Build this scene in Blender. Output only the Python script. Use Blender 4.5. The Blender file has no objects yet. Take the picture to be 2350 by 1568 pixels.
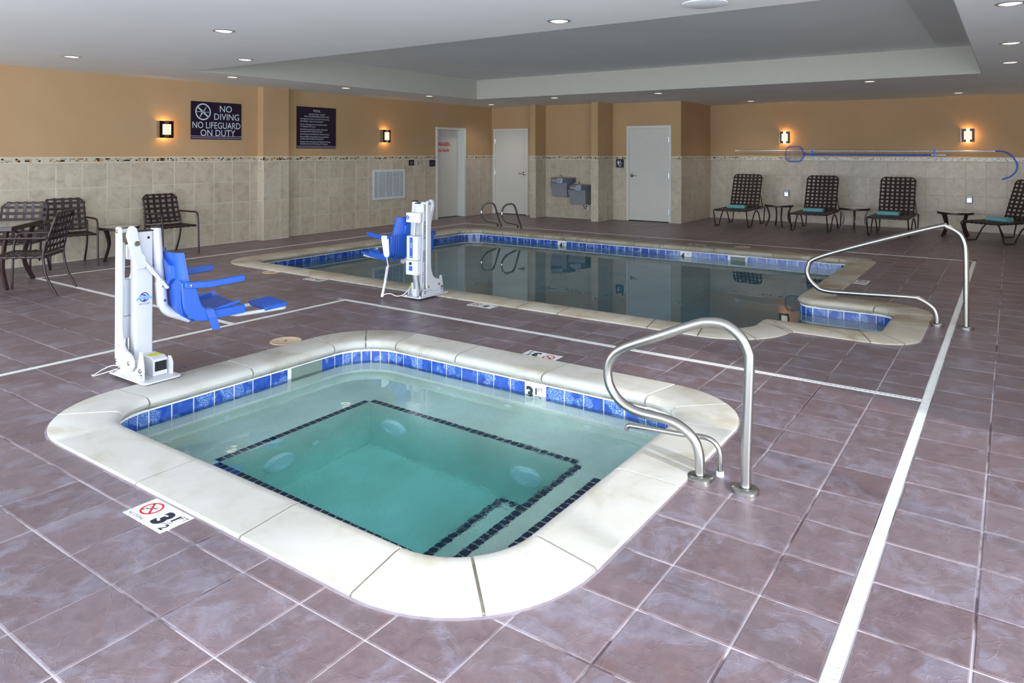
import bpy, bmesh, math, random
from mathutils import Vector, Matrix
random.seed(7)
scn = bpy.context.scene
COL = scn.collection
PI = math.pi

# ------------------------------------------------------------------ camera
EYE = 1.58
cam_d = bpy.data.cameras.new('camera')
cam = bpy.data.objects.new('camera', cam_d)
COL.objects.link(cam)
scn.camera = cam
TH = math.atan2(1147, 1640)
fwd = Vector((math.cos(TH), math.sin(TH), 0))
cam.matrix_world = Matrix.Translation((0, 0, EYE)) @ fwd.to_track_quat('-Z', 'Y').to_matrix().to_4x4() @ Matrix.Rotation(0.0021, 4, 'Z')
cam_d.sensor_width = 36
cam_d.lens = 36 * 1640 / 2350
cam_d.shift_y = -(784 - 350) / 2350
cam_d.clip_start = 0.05
cam_d.clip_end = 200

# ------------------------------------------------------------------ world, sun, exposure
world = bpy.data.worlds.new('sky')
scn.world = world
world.use_nodes = True
wn = world.node_tree
wn.nodes.clear()
wo = wn.nodes.new('ShaderNodeOutputWorld')
wb = wn.nodes.new('ShaderNodeBackground')
wb.inputs['Color'].default_value = (0.78, 0.89, 1.0, 1)
wb.inputs['Strength'].default_value = 12.0
wn.links.new(wb.outputs[0], wo.inputs[0])

sun_d = bpy.data.lights.new('sun', 'SUN')
sun = bpy.data.objects.new('sun', sun_d)
COL.objects.link(sun)
el = math.radians(23)
sdir = Vector((0.30 * math.cos(el), 0.954 * math.cos(el), -math.sin(el)))
sun.rotation_euler = sdir.to_track_quat('-Z', 'Y').to_euler()
sun_d.energy = 3.4
sun_d.angle = math.radians(1.6)
sun_d.color = (1.0, 0.95, 0.90)


def portal(loc, rot, sx, sy):
    d = bpy.data.lights.new('window_portal', 'AREA')
    d.shape = 'RECTANGLE'
    d.size, d.size_y = sx, sy
    d.cycles.is_portal = True
    o = bpy.data.objects.new('window_portal', d)
    o.location = loc
    o.rotation_euler = rot
    COL.objects.link(o)


WIN_Z0, WIN_Z1 = 0.12, 2.60
portal((0.45, -3.26, (WIN_Z0 + WIN_Z1) / 2), (PI / 2, 0, 0), 6.9, WIN_Z1 - WIN_Z0)
portal((-3.06, 3.9, (WIN_Z0 + WIN_Z1) / 2), (PI / 2, 0, -PI / 2), 13.8, WIN_Z1 - WIN_Z0)

vs = scn.view_settings
vs.view_transform = 'Standard'
vs.look = 'None'
vs.exposure = 0.0
vs.gamma = 1.0
vs.use_curve_mapping = False
cy = scn.cycles
cy.max_bounces = 12
cy.diffuse_bounces = 6
cy.glossy_bounces = 5
cy.transmission_bounces = 8
cy.transparent_max_bounces = 8
cy.volume_bounces = 0
cy.sample_clamp_indirect = 6.0
cy.blur_glossy = 0.6
cy.use_denoising = True


# ------------------------------------------------------------------ materials
def srgb(r, g, b):
    def f(c):
        c /= 255.0
        return c / 12.92 if c <= 0.04045 else ((c + 0.055) / 1.055) ** 2.4
    return (f(r), f(g), f(b), 1)


class NT:
    def __init__(s, name):
        s.m = bpy.data.materials.new(name)
        s.m.use_nodes = True
        s.t = s.m.node_tree
        s.b = s.t.nodes['Principled BSDF']
        s.out = s.t.nodes['Material Output']

    def n(s, typ, **kw):
        nd = s.t.nodes.new(typ)
        for k, v in kw.items():
            setattr(nd, k, v)
        return nd

    def l(s, a, b):
        s.t.links.new(a, b)

    def pos(s, scale=(1, 1, 1), rot=(0, 0, 0)):
        g = s.n('ShaderNodeNewGeometry')
        mp = s.n('ShaderNodeMapping')
        mp.inputs['Scale'].default_value = scale
        mp.inputs['Rotation'].default_value = rot
        s.l(g.outputs['Position'], mp.inputs['Vector'])
        return mp.outputs['Vector']

    def objpos(s, scale=(1, 1, 1)):
        g = s.n('ShaderNodeTexCoord')
        mp = s.n('ShaderNodeMapping')
        mp.inputs['Scale'].default_value = scale
        s.l(g.outputs['Object'], mp.inputs['Vector'])
        return mp.outputs['Vector']

    def noise(s, vec, scale, detail=4, rough=0.55, dist=0.0):
        nd = s.n('ShaderNodeTexNoise')
        nd.inputs['Scale'].default_value = scale
        nd.inputs['Detail'].default_value = detail
        nd.inputs['Roughness'].default_value = rough
        nd.inputs['Distortion'].default_value = dist
        s.l(vec, nd.inputs['Vector'])
        return nd.outputs['Fac']

    def ramp(s, fac, stops, interp='LINEAR'):
        nd = s.n('ShaderNodeValToRGB')
        cr = nd.color_ramp
        cr.interpolation = interp
        while len(cr.elements) < len(stops):
            cr.elements.new(0.5)
        for e, (p, c) in zip(cr.elements, stops):
            e.position = p
            e.color = c if len(c) == 4 else (*c, 1)
        s.l(fac, nd.inputs['Fac'])
        return nd.outputs['Color']

    def mix(s, fac, a, b, mode='MIX'):
        nd = s.n('ShaderNodeMix', data_type='RGBA', blend_type=mode)
        for v, i in ((fac, 0), (a, 6), (b, 7)):
            if hasattr(v, 'is_output'):
                s.l(v, nd.inputs[i])
            else:
                nd.inputs[i].default_value = v
        return nd.outputs[2]

    def math(s, op, a, b=None, c=None):
        nd = s.n('ShaderNodeMath', operation=op)
        for i, v in enumerate((a, b, c)):
            if v is None:
                continue
            if hasattr(v, 'is_output'):
                s.l(v, nd.inputs[i])
            else:
                nd.inputs[i].default_value = v
        return nd.outputs[0]

    def bump(s, h, strength=0.2, dist=0.01):
        nd = s.n('ShaderNodeBump')
        nd.inputs['Strength'].default_value = strength
        nd.inputs['Distance'].default_value = dist
        s.l(h, nd.inputs['Height'])
        s.l(nd.outputs[0], s.b.inputs['Normal'])

    def set(s, **kw):
        for k, v in kw.items():
            k = k.replace('_', ' ')
            if hasattr(v, 'is_output'):
                s.l(v, s.b.inputs[k])
            else:
                s.b.inputs[k].default_value = v
        return s


def plain(name, col, rough=0.5, metal=0.0, var=0.06, **kw):
    t = NT(name)
    f = t.noise(t.objpos(), 14, 3)
    c0 = tuple(max(0, c * (1 - var)) for c in col[:3])
    c1 = tuple(min(1, c * (1 + var)) for c in col[:3])
    t.set(Base_Color=t.ramp(f, [(0.3, c0), (0.7, c1)]), Roughness=rough, Metallic=metal, **kw)
    return t.m


M = {}
# ceramic deck tile: slate look, plum brown with pale lavender flow marks
t = NT('deck_tile')
p = t.pos()
cell = t.n('ShaderNodeVectorMath', operation='FLOOR')
mp = t.n('ShaderNodeMapping')
mp.inputs['Scale'].default_value = (1 / 0.3255, 1 / 0.3265, 0)
mp.inputs['Location'].default_value = (-1.30 / 0.3255, -0.735 / 0.3265, 0)
t.l(p, mp.inputs['Vector'])
t.l(mp.outputs[0], cell.inputs[0])
wnz = t.n('ShaderNodeTexWhiteNoise', noise_dimensions='3D')
t.l(cell.outputs[0], wnz.inputs['Vector'])
off = t.n('ShaderNodeVectorMath', operation='MULTIPLY_ADD')
t.l(wnz.outputs['Color'], off.inputs[0])
off.inputs[1].default_value = (7, 7, 7)
t.l(p, off.inputs[2])
pv = off.outputs[0]
nb = t.noise(pv, 4.2, 7, 0.66, 0.9)
nm_ = t.noise(pv, 15, 7, 0.70, 0.5)
nf = t.noise(pv, 70, 3, 0.6)
col = t.ramp(nm_, [(0.30, srgb(94, 78, 81)), (0.70, srgb(126, 110, 114))])
col = t.mix(t.ramp(nb, [(0.50, (0, 0, 0)), (0.60, (0.62, 0.62, 0.62))]), col, t.ramp(nm_, [(0.3, srgb(118, 114, 126)), (0.7, srgb(150, 146, 162))]))
col = t.mix(t.ramp(nb, [(0.32, (0.6, 0.6, 0.6)), (0.42, (0, 0, 0))]), col, srgb(112, 82, 79))
# thin pale ridge lines of the cleft surface
wv = t.n('ShaderNodeVectorMath', operation='MULTIPLY_ADD')
nw = t.n('ShaderNodeTexNoise')
nw.inputs['Scale'].default_value = 6
nw.inputs['Detail'].default_value = 5
t.l(pv, nw.inputs['Vector'])
t.l(nw.outputs['Color'], wv.inputs[0])
wv.inputs[1].default_value = (0.22, 0.22, 0.22)
t.l(pv, wv.inputs[2])
vr = t.n('ShaderNodeTexVoronoi', feature='DISTANCE_TO_EDGE')
vr.inputs['Scale'].default_value = 7
t.l(wv.outputs[0], vr.inputs['Vector'])
ridge = t.ramp(vr.outputs['Distance'], [(0.0, (1, 1, 1)), (0.022, (0, 0, 0))])
col = t.mix(t.math('MULTIPLY', t.math('MULTIPLY', ridge, t.ramp(nb, [(0.42, (0, 0, 0)), (0.56, (1, 1, 1))])), 0.20), col, srgb(168, 162, 176))
col = t.mix(0.30, col, t.ramp(wnz.outputs['Value'], [(0, srgb(98, 84, 88)), (1, srgb(134, 122, 130))]))
col = t.mix(t.ramp(nf, [(0.74, (0, 0, 0)), (0.78, (0.5, 0.5, 0.5))]), col, srgb(196, 192, 200))
t.set(Base_Color=col, Roughness=t.math('MULTIPLY_ADD', nm_, 0.25, 0.26))
t.b.inputs['Specular IOR Level'].default_value = 0.5
t.bump(t.math('ADD', t.math('MULTIPLY', nb, 1.2), t.math('ADD', t.math('MULTIPLY', nm_, 0.5), t.math('MULTIPLY', ridge, 0.25))), 0.40, 0.006)
M['deck'] = t.m
# deck grout
t = NT('deck_grout')
f = t.noise(t.pos(), 2.2, 5, 0.6)
t.set(Base_Color=t.ramp(f, [(0.40, srgb(92, 78, 84)), (0.52, srgb(186, 178, 184))]), Roughness=0.85)
M['grout'] = t.m
# coping stone
t = NT('coping_stone')
p = t.pos()
f = t.noise(p, 3.0, 5, 0.6, 0.5)
f2 = t.noise(p, 40, 3)
c = t.ramp(f, [(0.30, srgb(176, 169, 153)), (0.48, srgb(194, 191, 183)), (0.75, srgb(203, 202, 197))])
f3 = t.noise(p, 1.1, 4, 0.65, 0.8)
c = t.mix(t.ramp(f3, [(0.62, (0, 0, 0)), (0.80, (0.55, 0.55, 0.55))]), c, srgb(172, 152, 122))
t.set(Base_Color=c, Roughness=0.62)
t.bump(f2, 0.12, 0.003)
M['coping'] = t.m
# the big pool's coping is the same stone, older and browner
t = NT('weathered_coping_stone')
p = t.pos()
f = t.noise(p, 2.4, 5, 0.65, 0.6)
c = t.ramp(f, [(0.30, srgb(150, 134, 108)), (0.50, srgb(182, 175, 160)), (0.75, srgb(196, 192, 182))])
f3 = t.noise(p, 0.8, 4, 0.65, 0.8)
c = t.mix(t.ramp(f3, [(0.55, (0, 0, 0)), (0.75, (0.6, 0.6, 0.6))]), c, srgb(160, 128, 92))
t.set(Base_Color=c, Roughness=0.62)
t.bump(t.noise(p, 40, 3), 0.12, 0.003)
M['coping_old'] = t.m
t = NT('coping_mortar')
t.set(Base_Color=t.ramp(t.noise(t.pos(), 8, 4), [(0.3, srgb(120, 108, 90)), (0.7, srgb(176, 170, 158))]), Roughness=0.8)
M['mortar'] = t.m
M['joint'] = plain('tile_joint_white', srgb(232, 234, 236), 0.5)
# blue waterline tile with pale filigree
t = NT('waterline_tile')
p = t.pos()
fa = t.noise(p, 9, 2, 0.5)
vor = t.n('ShaderNodeTexVoronoi', feature='DISTANCE_TO_EDGE')
vor.inputs['Scale'].default_value = 85
t.l(p, vor.inputs['Vector'])
line = t.ramp(vor.outputs['Distance'], [(0.05, (1, 1, 1)), (0.12, (0, 0, 0))])
mask = t.ramp(fa, [(0.50, (0, 0, 0)), (0.56, (1, 1, 1))])
bl = t.ramp(t.noise(p, 16, 4), [(0.3, srgb(30, 62, 150)), (0.7, srgb(56, 96, 182))])
t.set(Base_Color=t.mix(t.math('MULTIPLY', t.math('MULTIPLY', line, mask), 0.8), bl, srgb(150, 182, 220)), Roughness=0.12)
M['blue'] = t.m
t = NT('trim_tile_navy')
t.set(Base_Color=t.ramp(t.noise(t.pos(), 22, 3), [(0.3, srgb(14, 26, 52)), (0.7, srgb(26, 46, 88))]), Roughness=0.25)
M['navy'] = t.m
# plaster with fine aggregate
t = NT('pool_plaster')
p = t.pos()
sp = t.noise(p, 260, 2, 0.5)
c = t.mix(t.ramp(sp, [(0.62, (0, 0, 0)), (0.68, (1, 1, 1))]), t.ramp(t.noise(p, 2.2, 4), [(0.3, srgb(206, 206, 194)), (0.7, srgb(232, 234, 226))]), srgb(120, 124, 118))
t.set(Base_Color=c, Roughness=0.8)
M['plaster'] = t.m
t = NT('deep_pool_plaster')
p = t.pos()
t.set(Base_Color=t.ramp(t.noise(p, 1.2, 4), [(0.3, srgb(166, 178, 180)), (0.7, srgb(190, 202, 204))]), Roughness=0.8)
M['plaster2'] = t.m


def water(name, absorb, density, calm, jet=None):
    t = NT(name)
    p = t.pos()
    w1 = t.noise(p, calm[0], 3, 0.5, 0.4)
    hgt = t.math('MULTIPLY', w1, calm[1])
    if jet:
        vm = t.n('ShaderNodeVectorMath', operation='DISTANCE')
        t.l(p, vm.inputs[0])
        vm.inputs[1].default_value = jet[0]
        fall = t.n('ShaderNodeMapRange')
        fall.interpolation_type = 'SMOOTHSTEP'
        fall.inputs['From Min'].default_value = jet[1]
        fall.inputs['From Max'].default_value = 0.0
        t.l(vm.outputs['Value'], fall.inputs['Value'])
        w2 = t.noise(p, 15, 4, 0.55, 0.6)
        hgt = t.math('ADD', hgt, t.math('MULTIPLY', t.math('MULTIPLY', w2, fall.outputs[0]), jet[2]))
    t.set(Base_Color=(1, 1, 1, 1), Roughness=0.0, IOR=1.33, Transmission_Weight=1.0)
    t.bump(hgt, 1.0, 1.0)
    va = t.n('ShaderNodeVolumeAbsorption')
    va.inputs['Color'].default_value = (*absorb, 1)
    va.inputs['Density'].default_value = density
    t.l(va.outputs[0], t.out.inputs['Volume'])
    return t.m


M['spa_water'] = water('spa_water', (0.13, 0.93, 0.98), 0.52, (4.0, 0.0011), ((3.35, 2.0, -0.15), 1.7, 0.0034))
M['pool_water'] = water('pool_water', (0.08, 0.78, 0.92), 0.55, (2.2, 0.0010))

# wall paint
t = NT('tan_wall_paint')
p = t.pos()
t.set(Base_Color=t.ramp(t.noise(p, 1.3, 3), [(0.3, srgb(180, 146, 106)), (0.7, srgb(187, 153, 114))]), Roughness=0.75)
t.bump(t.noise(p, 90, 3), 0.08, 0.002)
M['paint'] = t.m
t = NT('ceiling_paint')
p = t.pos()
t.set(Base_Color=t.ramp(t.noise(p, 0.8, 3), [(0.3, srgb(226, 226, 223)), (0.7, srgb(233, 233, 231))]), Roughness=0.85)
t.bump(t.noise(p, 60, 4), 0.08, 0.003)
M['ceiling'] = t.m
# travertine look wall tile
t = NT('wall_tile')
p = t.pos()
oi = t.n('ShaderNodeObjectInfo')
ofs = t.n('ShaderNodeVectorMath', operation='ADD')
t.l(p, ofs.inputs[0])
sc = t.n('ShaderNodeVectorMath', operation='SCALE')
sc.inputs[0].default_value = (13, 7, 11)
t.l(oi.outputs['Random'], sc.inputs['Scale'])
t.l(sc.outputs[0], ofs.inputs[1])
pv = ofs.outputs[0]
f = t.noise(pv, 7, 6, 0.68, 0.7)
f2 = t.noise(pv, 2.5, 3, 0.5)
c = t.ramp(f, [(0.28, srgb(150, 138, 122)), (0.45, srgb(186, 174, 154)), (0.62, srgb(204, 194, 176)), (0.8, srgb(182, 178, 168))])
c = t.mix(t.math('MULTIPLY', f2, 0.35), c, srgb(178, 152, 122))
c = t.mix(0.25, c, t.ramp(oi.outputs['Random'], [(0, srgb(176, 166, 148)), (1, srgb(206, 198, 182))]))
t.set(Base_Color=c, Roughness=0.38)
t.bump(f, 0.12, 0.003)
M['wtile'] = t.m
t = NT('wall_grout')
t.set(Base_Color=t.ramp(t.noise(t.pos(), 5, 3), [(0.3, srgb(196, 190, 176)), (0.7, srgb(214, 208, 196))]), Roughness=0.85)
M['wgrout'] = t.m
# mosaic listello
t = NT('mosaic_band')
p = t.pos()
mp = t.n('ShaderNodeMapping')
mp.inputs['Scale'].default_value = (1 / 0.028, 1 / 0.028, 1 / 0.0235)
t.l(p, mp.inputs['Vector'])
fl = t.n('ShaderNodeVectorMath', operation='FLOOR')
t.l(mp.outputs[0], fl.inputs[0])
wnm = t.n('ShaderNodeTexWhiteNoise', noise_dimensions='3D')
t.l(fl.outputs[0], wnm.inputs['Vector'])
c = t.ramp(wnm.outputs['Value'], [(0.0, srgb(38, 24, 26)), (0.13, srgb(205, 194, 172)), (0.34, srgb(186, 138, 88)), (0.46, srgb(198, 184, 156)), (0.62, srgb(168, 158, 138)), (0.78, srgb(188, 190, 180)), (0.92, srgb(150, 120, 90))], 'CONSTANT')
fr = t.n('ShaderNodeVectorMath', operation='FRACTION')
t.l(mp.outputs[0], fr.inputs[0])
sx = t.n('ShaderNodeSeparateXYZ')
t.l(fr.outputs[0], sx.inputs[0])
gz = t.math('LESS_THAN', sx.outputs[2], 0.10)
c = t.mix(gz, c, srgb(200, 192, 176))
t.set(Base_Color=c, Roughness=0.25)
M['mosaic'] = t.m
M['liner'] = plain('pencil_liner', srgb(206, 198, 180), 0.4)
M['door'] = plain('door_paint', srgb(206, 204, 196), 0.45, var=0.02)
M['doorframe'] = plain('door_frame_paint', srgb(214, 213, 208), 0.4, var=0.02)
M['white'] = plain('white_powder_coat', srgb(203, 203, 207), 0.28, var=0.02)
M['offwhite'] = plain('white_plastic', srgb(232, 233, 235), 0.4, var=0.02)
M['boxgrey'] = plain('pale_grey_plastic', srgb(214, 219, 228), 0.4, var=0.03)
M['black'] = plain('black_plastic', srgb(22, 22, 26), 0.45)
M['darkvoid'] = plain('dark_void', srgb(12, 12, 12), 0.9)
M['blueplastic'] = plain('blue_plastic', srgb(33, 86, 182), 0.38, var=0.05)
M['bluelabel'] = plain('blue_label', srgb(44, 84, 220), 0.4)
M['yellow'] = plain('yellow_label', srgb(214, 204, 40), 0.5)
M['redink'] = plain('red_ink', srgb(206, 30, 34), 0.5)
M['blackink'] = plain('black_ink', srgb(26, 28, 38), 0.5)
M['purpleink'] = plain('purple_ink', srgb(72, 60, 140), 0.5)
M['whiteink'] = plain('white_ink', srgb(214, 222, 234), 0.5)
M['stripeink'] = plain('mauve_ink', srgb(150, 138, 168), 0.5)
M['signplum'] = plain('plum_sign_board', srgb(30, 16, 40), 0.35)
M['marker'] = plain('white_marker_tile', srgb(232, 238, 240), 0.3, var=0.02)
t = NT('brushed_steel')
f = t.noise(t.objpos((1, 1, 1)), 6, 4)
t.set(Base_Color=(0.42, 0.41, 0.39, 1), Metallic=1.0, Roughness=t.math('MULTIPLY_ADD', f, 0.10, 0.27))
M['steel'] = t.m
t = NT('polished_steel')
t.set(Base_Color=t.ramp(t.noise(t.objpos(), 9, 2), [(0.3, (0.52, 0.51, 0.50)), (0.7, (0.60, 0.59, 0.58))]), Metallic=1.0, Roughness=0.10)
M['chrome'] = t.m
M['bronze'] = plain('dark_bronze_frame', srgb(50, 32, 34), 0.34, 0.0)
M['strap'] = plain('dark_brown_vinyl_strap', srgb(44, 29, 32), 0.45)
t = NT('clear_table_top')
t.set(Base_Color=t.ramp(t.noise(t.objpos(), 30, 3), [(0.3, srgb(186, 188, 180)), (0.7, srgb(206, 208, 200))]), Roughness=0.12)
M['glass_top'] = t.m
M['fountain'] = plain('fountain_grey_enamel', srgb(150, 154, 160), 0.35, 0.2)
M['fountain_dark'] = plain('fountain_band', srgb(104, 112, 130), 0.35, 0.2)
t = NT('aqua_towel')
p = t.objpos()
f = t.noise(p, 220, 2)
t.set(Base_Color=t.ramp(f, [(0.3, srgb(96, 160, 166)), (0.7, srgb(134, 194, 198))]), Roughness=0.95)
t.bump(f, 0.5, 0.004)
M['towel'] = t.m
M['alu'] = plain('anodised_aluminium', srgb(206, 208, 212), 0.3, 0.8)
M['bluepole'] = plain('blue_anodised_pole', srgb(30, 96, 210), 0.3, 0.3)
t = NT('leaf_net')
t.set(Base_Color=t.ramp(t.noise(t.objpos(), 50, 2), [(0.3, srgb(140, 142, 150)), (0.7, srgb(170, 172, 182))]), Roughness=0.8, Alpha=0.28)
M['net'] = t.m
M['skimmer_shade'] = plain('skimmer_shade_grey', srgb(118, 132, 124), 0.7)  # grey stands in for the shade inside the skimmer openings
M['fascia'] = plain('tray_fascia_paint', srgb(186, 182, 171), 0.85, var=0.02)
M['caulk'] = plain('grey_caulk', srgb(128, 118, 126), 0.8, var=0.15)
M['disc'] = plain('tan_plastic_lid', srgb(204, 180, 152), 0.55, var=0.08)
M['drain'] = plain('white_drain_grate', srgb(222, 224, 222), 0.45, var=0.04)
M['slot'] = plain('drain_slot', srgb(92, 96, 104), 0.7)
M['ventgrey'] = plain('vent_white_enamel', srgb(208, 212, 218), 0.4, var=0.02)
M['sconce_dark'] = plain('sconce_dark_bronze', srgb(44, 26, 22), 0.3, 0.6)


def emis(name, col, strength, pattern=None):
    t = NT(name)
    t.set(Base_Color=(0.02, 0.02, 0.02, 1), Roughness=0.6)
    if pattern:
        p = t.pos()
        sx = t.n('ShaderNodeSeparateXYZ')
        t.l(p, sx.inputs[0])
        fr = t.math('FRACT', t.math('DIVIDE', sx.outputs[2], pattern))
        ln = t.math('LESS_THAN', fr, 0.12)
        c = t.mix(ln, (*col, 1), (col[0] * .75, col[1] * .5, col[2] * .45, 1))
        t.l(c, t.b.inputs['Emission Color'])
    else:
        f = t.noise(t.objpos(), 12, 2)
        t.l(t.ramp(f, [(0.2, tuple(c * .93 for c in col)), (0.8, col)]), t.b.inputs['Emission Color'])
    t.b.inputs['Emission Strength'].default_value = strength
    return t.m


M['lens'] = emis('downlight_lens', (1.0, 0.90, 0.68), 3.0)
M['sconce_glass'] = emis('sconce_glass', (1.0, 0.80, 0.62), 1.25, 0.042)
M['sconce_glow'] = emis('sconce_lamp', (1.0, 0.50, 0.15), 80.0)


# ------------------------------------------------------------------ mesh helpers
class MB:
    def __init__(s):
        s.v, s.f = [], []

    def add(s, vs, fs):
        o = len(s.v)
        s.v += [tuple(v) for v in vs]
        s.f += [tuple(i + o for i in f) for f in fs]
        return s

    def box(s, x0, x1, y0, y1, z0, z1, mat=None):
        vs = [Vector((x, y, z)) for x in (x0, x1) for y in (y0, y1) for z in (z0, z1)]
        if mat is not None:
            vs = [mat @ v for v in vs]
        return s.add(vs, [(0, 1, 3, 2), (4, 6, 7, 5), (0, 4, 5, 1), (2, 3, 7, 6), (0, 2, 6, 4), (1, 5, 7, 3)])

    def prism(s, poly, fn, w0, w1):
        n = len(poly)
        a = sum(poly[i][0] * poly[(i + 1) % n][1] - poly[(i + 1) % n][0] * poly[i][1] for i in range(n))
        if a < 0:
            poly = poly[::-1]
        vs = [fn(u, v, w0) for u, v in poly] + [fn(u, v, w1) for u, v in poly]
        fs = [tuple(range(n))[::-1], tuple(range(n, 2 * n))]
        fs += [(i, (i + 1) % n, (i + 1) % n + n, i + n) for i in range(n)]
        return s.add(vs, fs)

    def tube(s, pts, r, n=10, closed=False, caps=True):
        pts = [Vector(p) for p in pts]
        m = len(pts)
        tang = []
        for i in range(m):
            if closed:
                d = pts[(i + 1) % m] - pts[i - 1]
            else:
                d = pts[min(i + 1, m - 1)] - pts[max(i - 1, 0)]
            tang.append(d.normalized())
        ref = Vector((0, 0, 1)) if abs(tang[0].z) < 0.9 else Vector((1, 0, 0))
        nrm = (ref - tang[0] * ref.dot(tang[0])).normalized()
        vs = []
        for i in range(m):
            if i:
                nrm = (nrm - tang[i] * nrm.dot(tang[i]))
                nrm.normalize()
            b = tang[i].cross(nrm)
            rr = r[i] if isinstance(r, (list, tuple)) else r
            for k in range(n):
                a = 2 * PI * k / n
                vs.append(pts[i] + (nrm * math.cos(a) + b * math.sin(a)) * rr)
        fs = []
        for i in range(m if closed else m - 1):
            j = (i + 1) % m
            for k in range(n):
                q = (k + 1) % n
                fs.append((i * n + k, i * n + q, j * n + q, j * n + k))
        if caps and not closed:
            fs.append(tuple(range(n))[::-1])
            fs.append(tuple((m - 1) * n + k for k in range(n)))
        return s.add(vs, fs)

    def lathe(s, prof, n=24, c=(0, 0, 0), mat=None, caps=True):
        vs, fs = [], []
        for r, z in prof:
            for k in range(n):
                a = 2 * PI * k / n
                v = Vector((c[0] + r * math.cos(a), c[1] + r * math.sin(a), c[2] + z))
                vs.append(mat @ v if mat is not None else v)
        for i in range(len(prof) - 1):
            for k in range(n):
                q = (k + 1) % n
                fs.append((i * n + k, i * n + q, (i + 1) * n + q, (i + 1) * n + k))
        if caps and prof[0][0] > 1e-5:
            fs.append(tuple(range(n))[::-1])
        if caps and prof[-1][0] > 1e-5:
            fs.append(tuple((len(prof) - 1) * n + k for k in range(n)))
        return s.add(vs, fs)

    def ribbon(s, path, wdir, w, th):
        """flat strap: path points, constant width direction"""
        path = [Vector(p) for p in path]
        wd = Vector(wdir).normalized() * (w / 2)
        m = len(path)
        vs, fs = [], []
        for i in range(m):
            d = (path[min(i + 1, m - 1)] - path[max(i - 1, 0)]).normalized()
            nn = d.cross(wd).normalized() * (th / 2)
            vs += [path[i] + wd + nn, path[i] - wd + nn, path[i] - wd - nn, path[i] + wd - nn]
        for i in range(m - 1):
            for k in range(4):
                q = (k + 1) % 4
                fs.append((i * 4 + k, (i + 1) * 4 + k, (i + 1) * 4 + q, i * 4 + q))
        fs.append((0, 1, 2, 3))
        fs.append(tuple((m - 1) * 4 + k for k in (3, 2, 1, 0)))
        return s.add(vs, fs)

    def mesh(s, name, mat):
        me = bpy.data.meshes.new(name)
        me.from_pydata(s.v, [], s.f)
        bm = bmesh.new()
        bm.from_mesh(me)
        bmesh.ops.recalc_face_normals(bm, faces=bm.faces)
        bm.to_mesh(me)
        bm.free()
        me.materials.append(mat)
        return me

    def build(s, name, mat, parent=None, bevel=0.0, smooth=True, seg=2, ang=40):
        me = s.mesh(name, mat)
        if smooth:
            me.shade_smooth()
            me.set_sharp_from_angle(angle=math.radians(ang))
        o = bpy.data.objects.new(name, me)
        COL.objects.link(o)
        if parent is not None:
            o.parent = parent
        if bevel:
            b = o.modifiers.new('bevel', 'BEVEL')
            b.width = bevel
            b.segments = seg
            b.limit_method = 'ANGLE'
        return o


def thing(name, label, cat, loc=(0, 0, 0), rz=0.0, group=None):
    o = bpy.data.objects.new(name, None)
    o.empty_display_size = 0.1
    COL.objects.link(o)
    o.location = loc
    o.rotation_euler = (0, 0, rz)
    return tag(o, label, cat, group)


def tag(o, label, cat, group=None, kind=None):
    o['label'] = label
    o['category'] = cat
    if group:
        o['group'] = group
    if kind:
        o['kind'] = kind
    return o


def struct(o):
    o['kind'] = 'structure'
    return o


def dup(o, loc, rz, label, parent=None):
    kids = {}
    for c in ALLKIDS(o):
        kids.setdefault(c.parent, []).append(c)

    def cp(src, par):
        c = src.copy()
        COL.objects.link(c)
        if par is not None:
            c.parent = par
        for k in kids.get(src, []):
            cp(k, c)
        return c
    r = cp(o, None)
    r.location = loc
    r.rotation_euler = (0, 0, rz)
    r['label'] = label
    return r


def ALLKIDS(o):
    return list(o.children_recursive)


def fillet(pts, rad, n=8):
    """round the inner corners of an open 3D polyline"""
    P = [Vector(p) for p in pts]
    out = [P[0]]
    for i in range(1, len(P) - 1):
        r = rad[i] if isinstance(rad, (list, tuple)) else rad
        a, b, c = P[i - 1], P[i], P[i + 1]
        u, v = (a - b).normalized(), (c - b).normalized()
        dot = max(-0.9999, min(0.9999, u.dot(v)))
        if dot < -0.998 or r <= 0:
            out.append(b)
            continue
        half = math.acos(dot) / 2
        d = min(r / math.tan(half), (a - b).length * 0.49, (c - b).length * 0.49)
        rr = d * math.tan(half)
        s, e = b + u * d, b + v * d
        cen = b + (u + v).normalized() * (rr / math.sin(half))
        vs_, ve = s - cen, e - cen
        ang = math.acos(max(-1, min(1, vs_.normalized().dot(ve.normalized()))))
        for k in range(n + 1):
            f = k / n
            out.append(cen + (vs_ * math.sin((1 - f) * ang) + ve * math.sin(f * ang)) / math.sin(ang))
    out.append(P[-1])
    return out


def catmull(pts, n=6):
    P = [Vector(p) for p in pts]
    out = []
    for i in range(len(P) - 1):
        p0, p1, p2, p3 = P[max(i - 1, 0)], P[i], P[i + 1], P[min(i + 2, len(P) - 1)]
        for k in range(n):
            t_ = k / n
            out.append(0.5 * ((2 * p1) + (p2 - p0) * t_ + (2 * p0 - 5 * p1 + 4 * p2 - p3) * t_ ** 2 + (3 * p1 - p0 - 3 * p2 + p3) * t_ ** 3))
    out.append(P[-1])
    return out


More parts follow.
